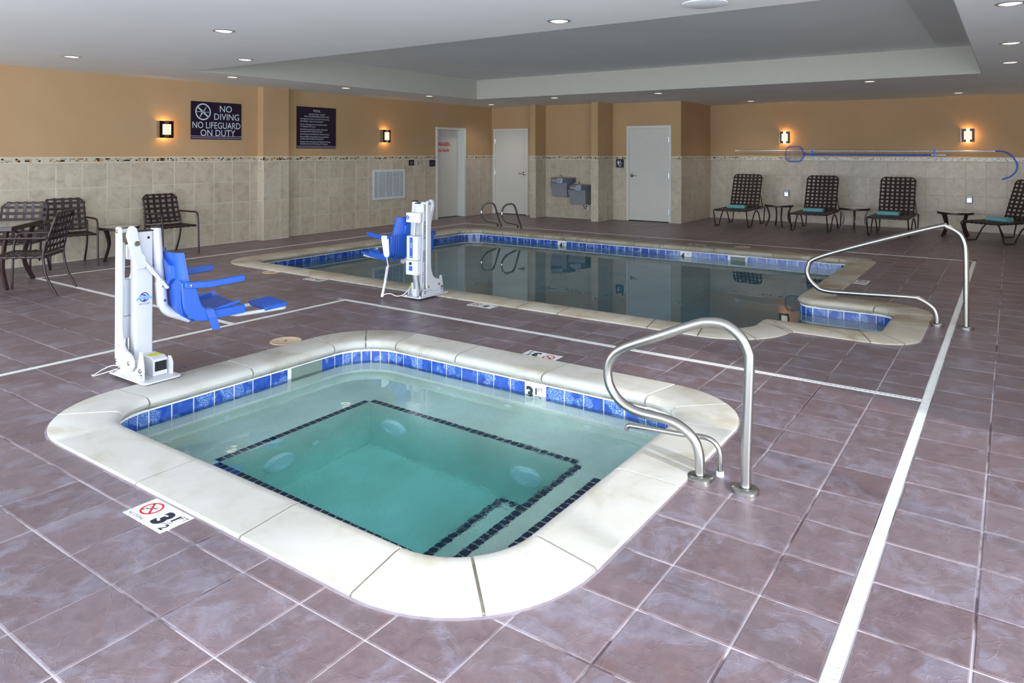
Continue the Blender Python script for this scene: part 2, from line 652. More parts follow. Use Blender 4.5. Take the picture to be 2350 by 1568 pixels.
def text_mb(mb, s, size, fn, align='CENTER', x=0, y=0, bold=0.0, stretch=1.0, shear=0.0, spacing=1.0):
    """lettering as flat geometry; fn(u, v) maps the writing plane into space"""
    cu = bpy.data.curves.new('lettering', 'FONT')
    cu.body = s
    cu.size = size
    cu.align_x = align
    cu.resolution_u = 3
    cu.offset = bold
    cu.shear = shear
    cu.space_character = spacing
    o = bpy.data.objects.new('lettering', cu)
    COL.objects.link(o)
    dg = bpy.context.evaluated_depsgraph_get()
    me = bpy.data.meshes.new_from_object(o.evaluated_get(dg))
    mb.add([fn(x + v.co.x * stretch, y + v.co.y) for v in me.vertices], [tuple(p_.vertices) for p_ in me.polygons])
    bpy.data.objects.remove(o)
    bpy.data.curves.remove(cu)
    bpy.data.meshes.remove(me)


def ring2d(mb, fn, cx, cy_, ro, ri, n=32, sx_=1.0):
    vs, fs = [], []
    for k in range(n):
        a = 2 * PI * k / n
        vs.append(fn(cx + ro * math.cos(a) * sx_, cy_ + ro * math.sin(a)))
        vs.append(fn(cx + ri * math.cos(a) * sx_, cy_ + ri * math.sin(a)))
    for k in range(n):
        q = (k + 1) % n
        fs.append((2 * k, 2 * q, 2 * q + 1, 2 * k + 1))
    mb.add(vs, fs)


def bar2d(mb, fn, x0, y0, x1, y1, w):
    d = Vector((x1 - x0, y1 - y0))
    d.normalize()
    nx, ny = -d.y * w / 2, d.x * w / 2
    mb.add([fn(x0 + nx, y0 + ny), fn(x0 - nx, y0 - ny), fn(x1 - nx, y1 - ny), fn(x1 + nx, y1 + ny)], [(0, 1, 2, 3)])


# ------------------------------------------------------------------ pool outlines
def outline(verts, rads, off=0.0, na=12, ns=14):
    """rounded outline of a CCW axis aligned polygon; same count of points whatever the radii"""
    n = len(verts)
    V2 = [Vector(v) for v in verts]
    R2 = list(rads)
    if off:
        W = []
        for i in range(n):
            e0 = (V2[i] - V2[i - 1]).normalized()
            e1 = (V2[(i + 1) % n] - V2[i]).normalized()
            W.append(V2[i] + off * (Vector((e0.y, -e0.x)) + Vector((e1.y, -e1.x))))
            cr = e0.x * e1.y - e0.y * e1.x
            R2[i] = max(0.02, R2[i] + (off if cr > 0 else -off))
        V2 = W
    pts, kind = [], []
    for i in range(n):
        b = V2[i]
        u = (V2[i - 1] - b).normalized()
        v = (V2[(i + 1) % n] - b).normalized()
        r = R2[i]
        cen = b + (u + v) * r
        for k in range(na + 1):
            a = (PI / 2) * k / na
            pts.append(cen - v * r * math.cos(a) - u * r * math.sin(a))
            kind.append(('arc', i, k))
        nb = V2[(i + 1) % n]
        nr = R2[(i + 1) % n]
        s_, e_ = b + v * r, nb - v * nr
        for k in range(1, ns):
            pts.append(s_.lerp(e_, k / ns))
            kind.append(('str', i, k))
    return pts, kind


SPA_IN = [(2.10, 1.63), (4.25, 1.63), (4.25, 4.475), (2.10, 4.475)]
SPA_INR = [0.36, 0.30, 0.34, 0.30]
SPA_OUT = [(1.75, 1.28), (4.60, 1.28), (4.60, 4.83), (1.75, 4.83)]
SPA_OUTR = [0.64, 0.58, 0.62, 0.62]
POOL_IN = [(6.32, 9.02), (6.32, 1.93), (6.96, 1.93), (6.96, 0.95), (8.06, 0.95), (8.06, 1.93), (11.41, 1.93), (11.41, 9.02)]
POOL_INR = [0.30, 0.36, 0.06, 0.16, 0.20, 0.22, 0.16, 0.34]
POOL_OUT = [(5.95, 9.38), (5.95, 1.59), (6.57, 1.59), (6.57, 0.62), (8.42, 0.62), (8.42, 1.59), (11.77, 1.59), (11.77, 9.38)]
POOL_OUTR = [0.58, 0.62, 0.05, 0.34, 0.46, 0.06, 0.42, 0.60]
WATER_Z = -0.15


def ring_strip(mb, A, za, B, zb):
    n = len(A)
    mb.add([(a.x, a.y, za) for a in A] + [(b.x, b.y, zb) for b in B], [(i, (i + 1) % n, (i + 1) % n + n, i + n) for i in range(n)])


def coping(parent, inner, rin, outer, rout, matname, every=0.68):
    I, kind = outline(inner, rin)
    O, _ = outline(outer, rout)
    n = len(I)
    # mortar bed between and below the stones, and the face under the nose
    mb = MB()
    Wl, _ = outline(inner, rin, 0.028)
    Oi = [o.lerp(i, 0.02) for o, i in zip(O, I)]
    ring_strip(mb, Oi, -0.03, Oi, 0.008)
    ring_strip(mb, Oi, 0.008, Wl, 0.008)
    ring_strip(mb, Wl, 0.008, Wl, -0.066)
    mb.build('mortar_bed', M['mortar'], parent)
    # white joint line on top of the tile band
    mb = MB()
    W2, _ = outline(inner, rin, 0.024)
    ring_strip(mb, Wl, -0.062, W2, -0.062)
    ring_strip(mb, W2, -0.062, W2, -0.071)
    mb.build('joint_line', M['joint'], parent)
    Ca, _ = outline(outer, rout, 0.016)
    Cb, _ = outline(outer, rout, -0.004)
    mb = MB()
    ring_strip(mb, Ca, -0.002, Cb, 0.004)
    mb.build('caulk_line', M['caulk'], parent)
    # breaks between stones
    nv = len(inner)
    breaks = []
    for i in range(nv):
        arc = [j for j, k in enumerate(kind) if k[0] == 'arc' and k[1] == i]
        if rout[i] > 0.25:
            breaks += [arc[0], arc[len(arc) // 2]]
            breaks.append(arc[-1])
        else:
            breaks.append(arc[len(arc) // 2])
        st = [j for j, k in enumerate(kind) if k[0] == 'str' and k[1] == i]
        L = (O[(st[-1] + 1) % n] - O[st[0] - 1]).length
        m = max(1, round(L / every))
        for q in range(1, m):
            breaks.append(st[min(len(st) - 1, round(q * len(st) / m))])
    breaks = sorted(set(breaks))
    prof = [(0.0, -0.03), (0.0, 0.010), (0.02, 0.015), (0.80, 0.017), (0.90, 0.014), (0.965, 0.002), (1.0, -0.018), (0.985, -0.036), (0.95, -0.046), (0.80, -0.046)]
    for a, b in zip(breaks, breaks[1:] + [breaks[0] + n]):
        idx = list(range(a, b + 1))
        secs = []
        for q, j in enumerate(idx):
            o, i = O[j % n], I[j % n]
            if q == 0 or q == len(idx) - 1:
                jj = idx[1] if q == 0 else idx[-2]
                o2, i2 = O[jj % n], I[jj % n]
                g = 0.0065
                o = o + (o2 - o).normalized() * g if (o2 - o).length > 1e-6 else o
                i = i + (i2 - i).normalized() * g if (i2 - i).length > 1e-6 else i
            secs.append((o, i))
        dz = random.uniform(-0.0015, 0.0015)
        mb = MB()
        vs, fs = [], []
        m = len(prof)
        for o, i in secs:
            for f_, z in prof:
                q = o.lerp(i, f_)
                vs.append((q.x, q.y, z + dz))
        for s_ in range(len(secs) - 1):
            for k in range(m):
                k2 = (k + 1) % m
                fs.append((s_ * m + k, s_ * m + k2, (s_ + 1) * m + k2, (s_ + 1) * m + k))
        fs.append(tuple(range(m)))
        fs.append(tuple((len(secs) - 1) * m + k for k in range(m))[::-1])
        mb.add(vs, fs)
        mb.build('coping_stone', M[matname], parent, ang=35)
    return Wl


def tile_run(parent, path, z0, z1, pitch, name, mat, skip=None, thick=0.007, small=0.078):
    """vertical tiles along a closed wall path (CCW, water inside); narrower ones where it bends"""
    n = len(path)
    cum = [0]
    for i in range(n):
        cum.append(cum[-1] + (path[(i + 1) % n] - path[i]).length)

    def at(s_):
        s_ %= cum[-1]
        lo = 0
        for i in range(n):
            if cum[i + 1] >= s_:
                f_ = (s_ - cum[i]) / max(1e-9, cum[i + 1] - cum[i])
                return path[i].lerp(path[(i + 1) % n], f_)
        return path[0]
    s_ = 0.0
    cache = {}
    while s_ < cum[-1] - 0.03:
        w = pitch
        a, b = at(s_), at(s_ + pitch)
        mid = at(s_ + pitch / 2)
        if (mid - (a + b) / 2).length > 0.004:
            w = small
            a, b = at(s_), at(s_ + w)
        w = min(w, cum[-1] - s_)
        a, b = at(s_), at(s_ + w)
        s_ += w
        c = (a + b) / 2
        if skip and skip(c):
            continue
        d = (b - a)
        L = d.length - 0.010
        key = round(L, 3)
        if key not in cache:
            h = (z1 - z0) / 2 - 0.003
            l2 = L / 2
            m_ = MB()
            ch = 0.002
            m_.add([(-l2, 0, -h), (l2, 0, -h), (l2, 0, h), (-l2, 0, h), (-l2 + ch, -thick, -h + ch), (l2 - ch, -thick, -h + ch), (l2 - ch, -thick, h - ch), (-l2 + ch, -thick, h - ch)],
                   [(4, 5, 6, 7), (0, 1, 5, 4), (1, 2, 6, 5), (2, 3, 7, 6), (3, 0, 4, 7), (3, 2, 1, 0)])
            cache[key] = m_.mesh(name, mat)
        o = bpy.data.objects.new(name, cache[key])
        COL.objects.link(o)
        o.parent = parent
        ang = math.atan2(d.y, d.x)
        o.location = (c.x, c.y, (z0 + z1) / 2)
        o.rotation_euler = (0, 0, ang + PI)   # local -y faces the water (left of CCW travel)


# ------------------------------------------------------------------ room shell
CEIL = 2.743
LW = 11.1          # left wall plane
AX, MX, BX = 14.95, 15.25, 17.15   # alcove, men's room and lounger walls
NX, RY = -3.0, -3.2


def wall(name, boxes):
    mb = MB()
    for b in boxes:
        mb.box(*b)
    return struct(mb.build(name, M['paint'], smooth=False))


wl = wall('wall_left', [(NX - .3, 12.79, LW, LW + .35, 0, CEIL), (13.79, 15.4, LW, LW + .35, 0, CEIL), (12.79, 13.79, LW, LW + .35, 2.155, CEIL), (12.79, 13.79, LW + .30, LW + .35, 0, 2.155)])
wb_ = wall('wall_back', [(AX, 15.6, 7.92, LW + .35, 0, CEIL), (MX, 17.5, 6.06, 7.92, 0, CEIL)])
wr_ = wall('wall_lounge', [(BX, 17.5, RY - .3, 6.06, 0, CEIL)])
tp = wall('trim_1', [(7.90, 8.45, 10.94, LW, 0, CEIL)])
tp1 = wall('trim_2', [(14.48, AX, 9.44, 9.58, 0, CEIL)])
tp2 = wall('trim_3', [(14.50, MX, 7.75, 7.92, 0, CEIL)])
# the two window walls out of the frame that let the daylight in
ww = [(NX - .3, BX, RY - .3, RY, 0, WIN_Z0), (NX - .3, BX, RY - .3, RY, WIN_Z1, CEIL), (3.9, BX, RY - .3, RY, WIN_Z0, WIN_Z1)]
wall('wall_right', ww)
ww = [(NX - .3, NX, RY - .3, LW, 0, WIN_Z0), (NX - .3, NX, RY - .3, LW, WIN_Z1, CEIL), (NX - .3, NX, 10.8, LW, WIN_Z0, WIN_Z1)]
wall('wall_near', ww)


def window(name, axis, a0, a1, n):
    mb = MB()
    for k in range(n + 1):
        a = a0 + (a1 - a0) * k / n
        if axis == 'x':
            mb.box(a - .03, a + .03, RY - .14, RY - .06, WIN_Z0, WIN_Z1)
        else:
            mb.box(NX - .14, NX - .06, a - .03, a + .03, WIN_Z0, WIN_Z1)
    for z in (WIN_Z0 + .03, 0.95, WIN_Z1 - .03):
        if axis == 'x':
            mb.box(a0, a1, RY - .14, RY - .06, z - .03, z + .03)
        else:
            mb.box(NX - .14, NX - .06, a0, a1, z - .03, z + .03)
    return struct(mb.build(name, M['bronze'], smooth=False))


window('window_1', 'x', -3.0, 3.87, 5)
window('window_2', 'y', -3.1, 10.77, 10)

# ceiling with the raised tray
TX0, TX1, TY0, TY1, TZ = 5.80, 12.40, 0.36, 9.62, 3.157
mb = MB()
mb.box(NX - .3, TX0, RY - .3, LW + .35, CEIL, TZ + .1)
mb.box(TX1, 17.5, RY - .3, LW + .35, CEIL, TZ + .1)
mb.box(TX0, TX1, RY - .3, TY0, CEIL, TZ + .1)
mb.box(TX0, TX1, TY1, LW + .35, CEIL, TZ + .1)
mb.box(TX0 - .05, TX1 + .05, TY0 - .05, TY1 + .05, TZ, TZ + .1)
ceil_ = struct(mb.build('ceiling', M['ceiling'], smooth=False))
for b in ((TX0, TX0 + .006, TY0, TY1), (TX1 - .006, TX1, TY0, TY1), (TX0, TX1, TY0, TY0 + .006), (TX0, TX1, TY1 - .006, TY1)):
    mb = MB()
    mb.box(*b, CEIL + .0005, TZ)
    mb.build('tray_fascia', M['fascia'], ceil_, smooth=False)

# ------------------------------------------------------------------ deck: grout bed, tiles, drains
HOLES = [(1.75, 4.60, 1.28, 4.83, 0.60), (5.95, 11.77, 1.59, 9.38, 0.60), (6.57, 8.42, 0.62, 2.3, 0.40)]
INSET = 0.10
DR = [('y', 0.42, 0.47, NX, 12.47), ('x', 5.225, 5.275, 0.47, 5.82), ('y', 5.82, 5.87, NX, 5.275), ('x', 3.885, 3.935, 5.87, 9.935), ('y', 9.935, 9.985, 3.885, 12.47), ('x', 12.42, 12.47, 0.47, 9.935)]


def clip(poly, px, py, nx, ny):
    """keep the side the normal points to"""
    out = []
    n = len(poly)
    for i in range(n):
        a, b = poly[i], poly[(i + 1) % n]
        da = (a[0] - px) * nx + (a[1] - py) * ny
        db = (b[0] - px) * nx + (b[1] - py) * ny
        if da >= 0:
            out.append(a)
        if (da >= 0) != (db >= 0):
            f = da / (da - db)
            out.append((a[0] + (b[0] - a[0]) * f, a[1] + (b[1] - a[1]) * f))
    return out


def area(poly):
    return abs(sum(poly[i][0] * poly[(i + 1) % len(poly)][1] - poly[(i + 1) % len(poly)][0] * poly[i][1] for i in range(len(poly)))) / 2 if len(poly) > 2 else 0


def rr_dist(x, y, h):
    """signed distance to a rounded rectangle and its outward normal"""
    x0, x1, y0, y1, r = h
    x0 += INSET; x1 -= INSET; y0 += INSET; y1 -= INSET
    r = max(0.1, r - INSET)
    cx_, cy_ = (x0 + x1) / 2, (y0 + y1) / 2
    qx, qy = abs(x - cx_) - (x1 - x0) / 2 + r, abs(y - cy_) - (y1 - y0) / 2 + r
    sx_, sy_ = (1 if x >= cx_ else -1), (1 if y >= cy_ else -1)
    if qx > 0 and qy > 0:
        L = math.hypot(qx, qy)
        return L - r, (sx_ * qx / L, sy_ * qy / L)
    if qx > qy:
        return qx - r, (sx_, 0)
    return qy - r, (0, sy_)


def cut_holes(poly):
    polys = [poly]
    for h in HOLES:
        nxt = []
        for p_ in polys:
            ds = [rr_dist(x, y, h)[0] for x, y in p_]
            if min(ds) >= 0:
                nxt.append(p_)
                continue
            if max(ds) <= 0:
                continue
            cx_ = sum(q[0] for q in p_) / len(p_)
            cy_ = sum(q[1] for q in p_) / len(p_)
            d, nn = rr_dist(cx_, cy_, h)
            q = clip(p_, cx_ - nn[0] * d, cy_ - nn[1] * d, *nn)
            if area(q) > 1e-4:
                nxt.append(q)
        polys = nxt
    return polys


def cut_drains(polys):
    for ax, a0, a1, b0, b1 in DR:
        nxt = []
        k = 1 if ax == 'y' else 0
        for p_ in polys:
            lo, hi = min(q[k] for q in p_), max(q[k] for q in p_)
            blo, bhi = min(q[1 - k] for q in p_), max(q[1 - k] for q in p_)
            if hi <= a0 or lo >= a1 or bhi <= b0 + .01 or blo >= b1 - .01:
                nxt.append(p_)
                continue
            nn = (0, 1) if k else (1, 0)
            for q in (clip(p_, *((0, a0) if k else (a0, 0)), -nn[0], -nn[1]), clip(p_, *((0, a1) if k else (a1, 0)), *nn)):
                if area(q) > 2e-4:
                    nxt.append(q)
        polys = nxt
    return polys


def inset(poly, d):
    out = poly
    n = len(poly)
    a = sum(poly[i][0] * poly[(i + 1) % n][1] - poly[(i + 1) % n][0] * poly[i][1] for i in range(n))
    s_ = 1 if a > 0 else -1
    for i in range(n):
        p_, q = poly[i], poly[(i + 1) % n]
        L = math.hypot(q[0] - p_[0], q[1] - p_[1])
        if L < 1e-6:
            continue
        nx, ny = -(q[1] - p_[1]) / L * s_, (q[0] - p_[0]) / L * s_
        out = clip(out, p_[0] + nx * d, p_[1] + ny * d, nx, ny)
        if len(out) < 3:
            return []
    return out


def lines(lo, hi, anchor, pitch):
    k0 = math.floor((lo - anchor) / pitch)
    out = []
    k = k0
    while anchor + k * pitch < hi + pitch:
        out.append(anchor + k * pitch)
        k += 1
    return out


xs = [x for x in lines(NX - .1, BX + .1, 1.30, 0.3255) if NX - .4 < x < BX + .5]
ys = [0.42 - 0.3215 * k for k in range(11, -1, -1)] + [0.47] + [y for y in lines(0.60, LW + .1, 0.735, 0.3265) if y > 0.6]
floor_mb = MB()
tiles = []
for i in range(len(xs) - 1):
    for j in range(len(ys) - 1):
        y0_, y1_ = ys[j], ys[j + 1]
        if y1_ - y0_ < 0.1:
            continue
        if xs[i + 1] > 12.47 and abs(y0_ - 0.47) < .01:
            y0_ = 0.42
        cell_ = [(xs[i], y0_), (xs[i + 1], y0_), (xs[i + 1], y1_), (xs[i], y1_)]
        for p_ in cut_holes(cell_):
            floor_mb.add([(x, y, -0.004) for x, y in p_], [tuple(range(len(p_)))])
            for q in cut_drains([p_]):
                r_ = inset(q, 0.0042)
                if len(r_) > 2 and area(r_) > 4e-4:
                    tiles.append(r_)
for a, b in ((0.42, 0.47),):
    for ax, a0, a1, b0, b1 in DR[:1]:
        floor_mb.add([(b0, a0, -0.004), (b1, a0, -0.004), (b1, a1, -0.004), (b0, a1, -0.004)], [(0, 1, 2, 3)])
floor = struct(floor_mb.build('floor', M['grout'], smooth=False))


def tile_mb(mb, poly, cx_=0, cy_=0, tilt=(0, 0, 0)):
    n = len(poly)
    a = sum(poly[i][0] * poly[(i + 1) % n][1] - poly[(i + 1) % n][0] * poly[i][1] for i in range(n))
    if a < 0:
        poly = poly[::-1]
    top = inset(poly, 0.0035)
    z = lambda x, y, z0: z0 + tilt[0] + tilt[1] * (x - cx_) + tilt[2] * (y - cy_)
    if len(top) == n:
        # match start vertex
        k = min(range(n), key=lambda q: (top[q][0] - poly[0][0]) ** 2 + (top[q][1] - poly[0][1]) ** 2)
        top = top[k:] + top[:k]
        vs = [(x - cx_, y - cy_, -0.012) for x, y in poly] + [(x - cx_, y - cy_, z(x, y, -0.0022)) for x, y in poly] + [(x - cx_, y - cy_, z(x, y, 0)) for x, y in top]
        fs = [(i, (i + 1) % n, (i + 1) % n + n, i + n) for i in range(n)] + [(i + n, (i + 1) % n + n, (i + 1) % n + 2 * n, i + 2 * n) for i in range(n)] + [tuple(range(2 * n, 3 * n))]
    else:
        vs = [(x - cx_, y - cy_, -0.012) for x, y in poly] + [(x - cx_, y - cy_, z(x, y, -0.001)) for x, y in poly]
        fs = [(i, (i + 1) % n, (i + 1) % n + n, i + n) for i in range(n)] + [tuple(range(n, 2 * n))]
    mb.add(vs, fs)


def cam_uv(x, y, z=0.0):
    d = x * fwd.x + y * fwd.y
    r = x * math.sin(TH) - y * math.cos(TH)
    if d < 0.3:
        return None
    return 1175 + 1640 * r / d, 350 - 1640 * (z - EYE) / d, d


def shows(poly):
    ok = [cam_uv(x, y) for x, y in poly]
    if any(o is None for o in ok):
        return 0
    if not any(-20 < o[0] < 2370 and o[1] < 1590 for o in ok):
        return 0
    pts_ = [(o[0], o[1]) for o in ok]
    return area(pts_)


ranked = sorted(tiles, key=lambda p_: -shows(p_))
full_cache = {}
for p_ in ranked[:300]:
    cx_ = sum(q[0] for q in p_) / len(p_)
    cy_ = sum(q[1] for q in p_) / len(p_)
    mb = MB()
    tile_mb(mb, p_, cx_, cy_, (random.uniform(-.0008, .0006), random.uniform(-.003, .003), random.uniform(-.003, .003)))
    o = mb.build('deck_tile', M['deck'], floor, smooth=False)
    o.location = (cx_, cy_, 0)
mb = MB()
for p_ in ranked[300:]:
    tile_mb(mb, p_, 0, 0, (random.uniform(-.0008, .0004), 0, 0))
o = mb.build('far_deck_tiles', M['deck'], floor, smooth=False)
o['kind'] = 'stuff'

# sub-slab under the drains so the slots are dark, then the drains themselves
DLAB = ['long white slotted trench drain on the right, running from the near edge past both handrails',
        'white slotted trench drain crossing between the hot tub and the swimming pool',
        'white slotted trench drain behind the hot tub and under the near lift chair',
        'pale short trench drain running from the near lift to the patio table',
        'thin pale trench drain along the left wall beyond the swimming pool',
        'thin pale trench drain between the ladder and the washroom doors']
for (ax, a0, a1, b0, b1), lab in zip(DR, DLAB):
    mx = ((a0 + a1) / 2, (b0 + b1) / 2)
    r_ = thing('trench_drain', lab, 'drain', (mx[1], mx[0], 0) if ax == 'y' else (mx[0], mx[1], 0), 0 if ax == 'y' else PI / 2, 'slotted deck drains')
    L, w = b1 - b0, a1 - a0
    mb = MB()
    mb.box(-L / 2, L / 2, -w / 2, w / 2, -0.012, -0.003)
    mb.build('channel', M['slot'], r_, smooth=False)
    mb = MB()
    mb.box(-L / 2, L / 2, -w / 2 + .001, -w / 2 + .009, -0.011, 0.0005)
    mb.box(-L / 2, L / 2, w / 2 - .009, w / 2 - .001, -0.011, 0.0005)
    n_ = int(L / 0.030)
    for k in range(n_):
        x = -L / 2 + k * L / n_
        mb.box(x, x + L / n_ - 0.0055, -w / 2 + .009, w / 2 - .009, -0.0035, 0.0003)
    g = mb.build('grate', M['drain'], r_, smooth=False)
    g['kind'] = 'stuff'

# ------------------------------------------------------------------ hot tub
spa = thing('hot_tub', 'sunken square hot tub with pale stone coping and blue waterline tiles in the foreground', 'hot tub', (0, 0, 0))
Wl = coping(spa, SPA_IN, SPA_INR, SPA_OUT, SPA_OUTR, 'coping', 0.68)
MK_SPA = (4.278, 2.79)
tile_run(spa, Wl, -0.222, -0.071, 0.1525, 'waterline_tile', M['blue'], skip=lambda c: (c.y > 4.40 and 3.50 < c.x < 3.80) or (c.x > 4.2 and abs(c.y - MK_SPA[1]) < 0.085))
BZ, FZ = -0.47, -1.22
mb = MB()
W3, _ = outline(SPA_IN, SPA_INR, 0.028)
ring_strip(mb, W3, -0.060, W3, -0.222)
mb.build('tile_grout', M['joint'], spa)
mb = MB()
mb.box(3.505, 3.795, 4.492, 4.501, -.222, -.071)
mb.build('skimmer_mouth_shade', M['skimmer_shade'], spa, smooth=False)  # flush panel, no real recess; the opening's shade is in its colour
PX0, PX1, PY0, PY1 = 2.50, 3.72, 2.13, 3.88
mb = MB()
W3, _ = outline(SPA_IN, SPA_INR, 0.028)
W4, _ = outline(SPA_IN, SPA_INR, -0.055)
ring_strip(mb, W3, -0.222, W3, -0.26)
# rounded plaster ledge then the back of the bench
ring_strip(mb, W3, -0.26, W4, -0.30)
W5, _ = outline(SPA_IN, SPA_INR, -0.075)
ring_strip(mb, W4, -0.30, W5, -0.34)
ring_strip(mb, W5, -0.34, W5, BZ)
# bench top: frame around the pit
n = len(W5)
pit = []
for q in W5:
    pit.append(Vector((min(max(q.x, PX0), PX1), min(max(q.y, PY0), PY1))))
ring_strip(mb, W5, BZ, pit, BZ)
pc = [(PX0, PY0), (PX1, PY0), (PX1, PY1), (PX0, PY1)]
mb.add([(x, y, BZ) for x, y in pc] + [(x, y, FZ) for x, y in pc], [(0, 1, 5, 4), (1, 2, 6, 5), (2, 3, 7, 6), (3, 0, 4, 7), (4, 5, 6, 7)])
mb.build('basin', M['plaster'], spa, smooth=True, ang=30)
mb = MB()
mb.box(2.62, 3.48, 1.66, 1.87, BZ, -0.27)
mb.build('step', M['plaster'], spa, bevel=.01)
mb = MB()
mb.box(2.56, 3.36, PY0, 2.43, FZ, -0.76)
mb.build('step', M['plaster'], spa, bevel=.01)


def trim_run(x0, y0, x1, y1, z, side):
    """small navy tiles along an edge; side = unit normal pointing back onto the bench"""
    L = math.hypot(x1 - x0, y1 - y0)
    m_ = max(1, round(L / 0.054))
    w = L / m_
    for k in range(m_):
        f = (k + .5) / m_
        o = bpy.data.objects.new('trim_tile', TRIM)
        COL.objects.link(o)
        o.parent = spa
        o.location = (x0 + (x1 - x0) * f + side[0] * .024, y0 + (y1 - y0) * f + side[1] * .024, z)


tm = MB()
tm.box(-.023, .023, -.023, .023, -.003, .004)
TRIM = tm.mesh('trim_tile', M['navy'])
trim_run(PX0, PY1, PX1, PY1, BZ, (0, 1))
trim_run(PX1, PY1, PX1, PY0, BZ, (1, 0))
trim_run(PX1, PY0, PX0, PY0, BZ, (0, -1))
trim_run(PX0, PY0, PX0, PY1, BZ, (-1, 0))
trim_run(2.64, 1.87, 3.47, 1.87, -0.27, (0, -1))
trim_run(2.57, 2.43, 3.36, 2.43, -0.76, (0, -1))
trim_run(3.36, 2.41, 3.36, PY0, -0.76, (-1, 0))
# suction covers on the pit walls, jets
sm = MB()
sm.lathe([(0.115, 0), (0.112, 0.02), (0.095, 0.038), (0.05, 0.045), (0.045, 0.038), (0, 0.038)], 28)
SUC = sm.mesh('suction_cover', M['offwhite'])
rib = MB()
for k in range(28):
    a = 2 * PI * k / 28
    m4 = Matrix.Rotation(a, 4, 'Z')
    rib.box(0.078, 0.104, -.004, .004, 0.030, 0.041, m4)
RIB = rib.mesh('cover_slots', M['boxgrey'])
for loc, rot in (((2.92, PY1, -0.84), (PI / 2, 0, 0)), ((PX1, 3.63, -0.80), (PI / 2, 0, -PI / 2)), ((PX1, 2.48, -0.84), (PI / 2, 0, -PI / 2)), ((PX0, 2.9, -0.88), (PI / 2, 0, PI / 2))):
    o = bpy.data.objects.new('suction_cover', SUC)
    COL.objects.link(o); o.parent = spa; o.location = loc; o.rotation_euler = rot
    r2 = bpy.data.objects.new('cover_slots', RIB)
    COL.objects.link(r2); r2.parent = o; r2['kind'] = 'stuff'
jm = MB()
jm.lathe([(0.030, 0), (0.028, 0.008), (0.014, 0.010), (0.012, 0.004), (0, 0.004)], 16)
JET = jm.mesh('water_jet', M['offwhite'])
for loc, rot in (((2.89, 4.40, -0.40), (PI / 2, 0, 0)), ((3.60, 4.40, -0.40), (PI / 2, 0, 0)), ((4.175, 3.60, -0.385), (PI / 2, 0, -PI / 2)), ((4.175, 2.95, -0.385), (PI / 2, 0, -PI / 2)), ((4.175, 2.30, -0.385), (PI / 2, 0, -PI / 2)), ((3.22, PY1, -0.80), (PI / 2, 0, 0))):
    o = bpy.data.objects.new('water_jet', JET)
    COL.objects.link(o); o.parent = spa; o.location = loc; o.rotation_euler = rot


def water_body(name, verts, rads, zb, mat, label):
    mb = MB()
    W, _ = outline(verts, rads, 0.040)
    n = len(W)
    mb.add([(q.x, q.y, WATER_Z) for q in W], [tuple(range(n))])
    mb.add([(q.x, q.y, zb) for q in W], [tuple(range(n))[::-1]])
    ring_strip(mb, W, zb, W, WATER_Z)
    me = mb.mesh(name, mat)
    bm = bmesh.new(); bm.from_mesh(me)
    bmesh.ops.remove_doubles(bm, verts=bm.verts, dist=1e-5)
    bmesh.ops.recalc_face_normals(bm, faces=bm.faces)
    bm.to_mesh(me); bm.free()
    o = bpy.data.objects.new(name, me)
    COL.objects.link(o)
    return tag(o, label, 'water', kind='stuff')


water_body('hot_tub_water', SPA_IN, SPA_INR, FZ - 0.06, M['spa_water'], 'turquoise rippled water filling the hot tub')

# ------------------------------------------------------------------ swimming pool
pool = thing('swimming_pool', 'large swimming pool with weathered stone coping, blue waterline tiles and a step alcove', 'swimming pool', (0, 0, 0))
Pw = coping(pool, POOL_IN, POOL_INR, POOL_OUT, POOL_OUTR, 'coping_old', 0.70)
MK1, MK2 = 6.84, 4.47
tile_run(pool, Pw, -0.222, -0.071, 0.1525, 'waterline_tile', M['blue'], skip=lambda c: c.x > 11.3 and (abs(c.y - MK1) < 0.085 or abs(c.y - MK2) < 0.085 or abs(c.y - 3.585) < 0.15) or (c.y > 8.9 and abs(c.x - 8.97) < 0.13))
mb = MB()
W3, _ = outline(POOL_IN, POOL_INR, 0.028)
ring_strip(mb, W3, -0.060, W3, -0.222)
mb.build('tile_grout', M['joint'], pool)
mb = MB()
ring_strip(mb, W3, -0.222, W3, -1.45)
nW = len(W3)
mb.add([(q.x, q.y, -1.45) for q in W3], [tuple(range(nW))])
mb.build('basin', M['plaster2'], pool, smooth=True, ang=30)
for k in range(3):
    mb = MB()
    mb.box(6.95, 8.06, 0.93, 1.25 + 0.33 * k, -1.44, -0.38 - 0.26 * k)
    mb.build('step', M['plaster2'], pool, bevel=.01)
water_body('swimming_pool_water', POOL_IN, POOL_INR, -1.5, M['pool_water'], 'still dark teal water of the swimming pool reflecting the far doors')


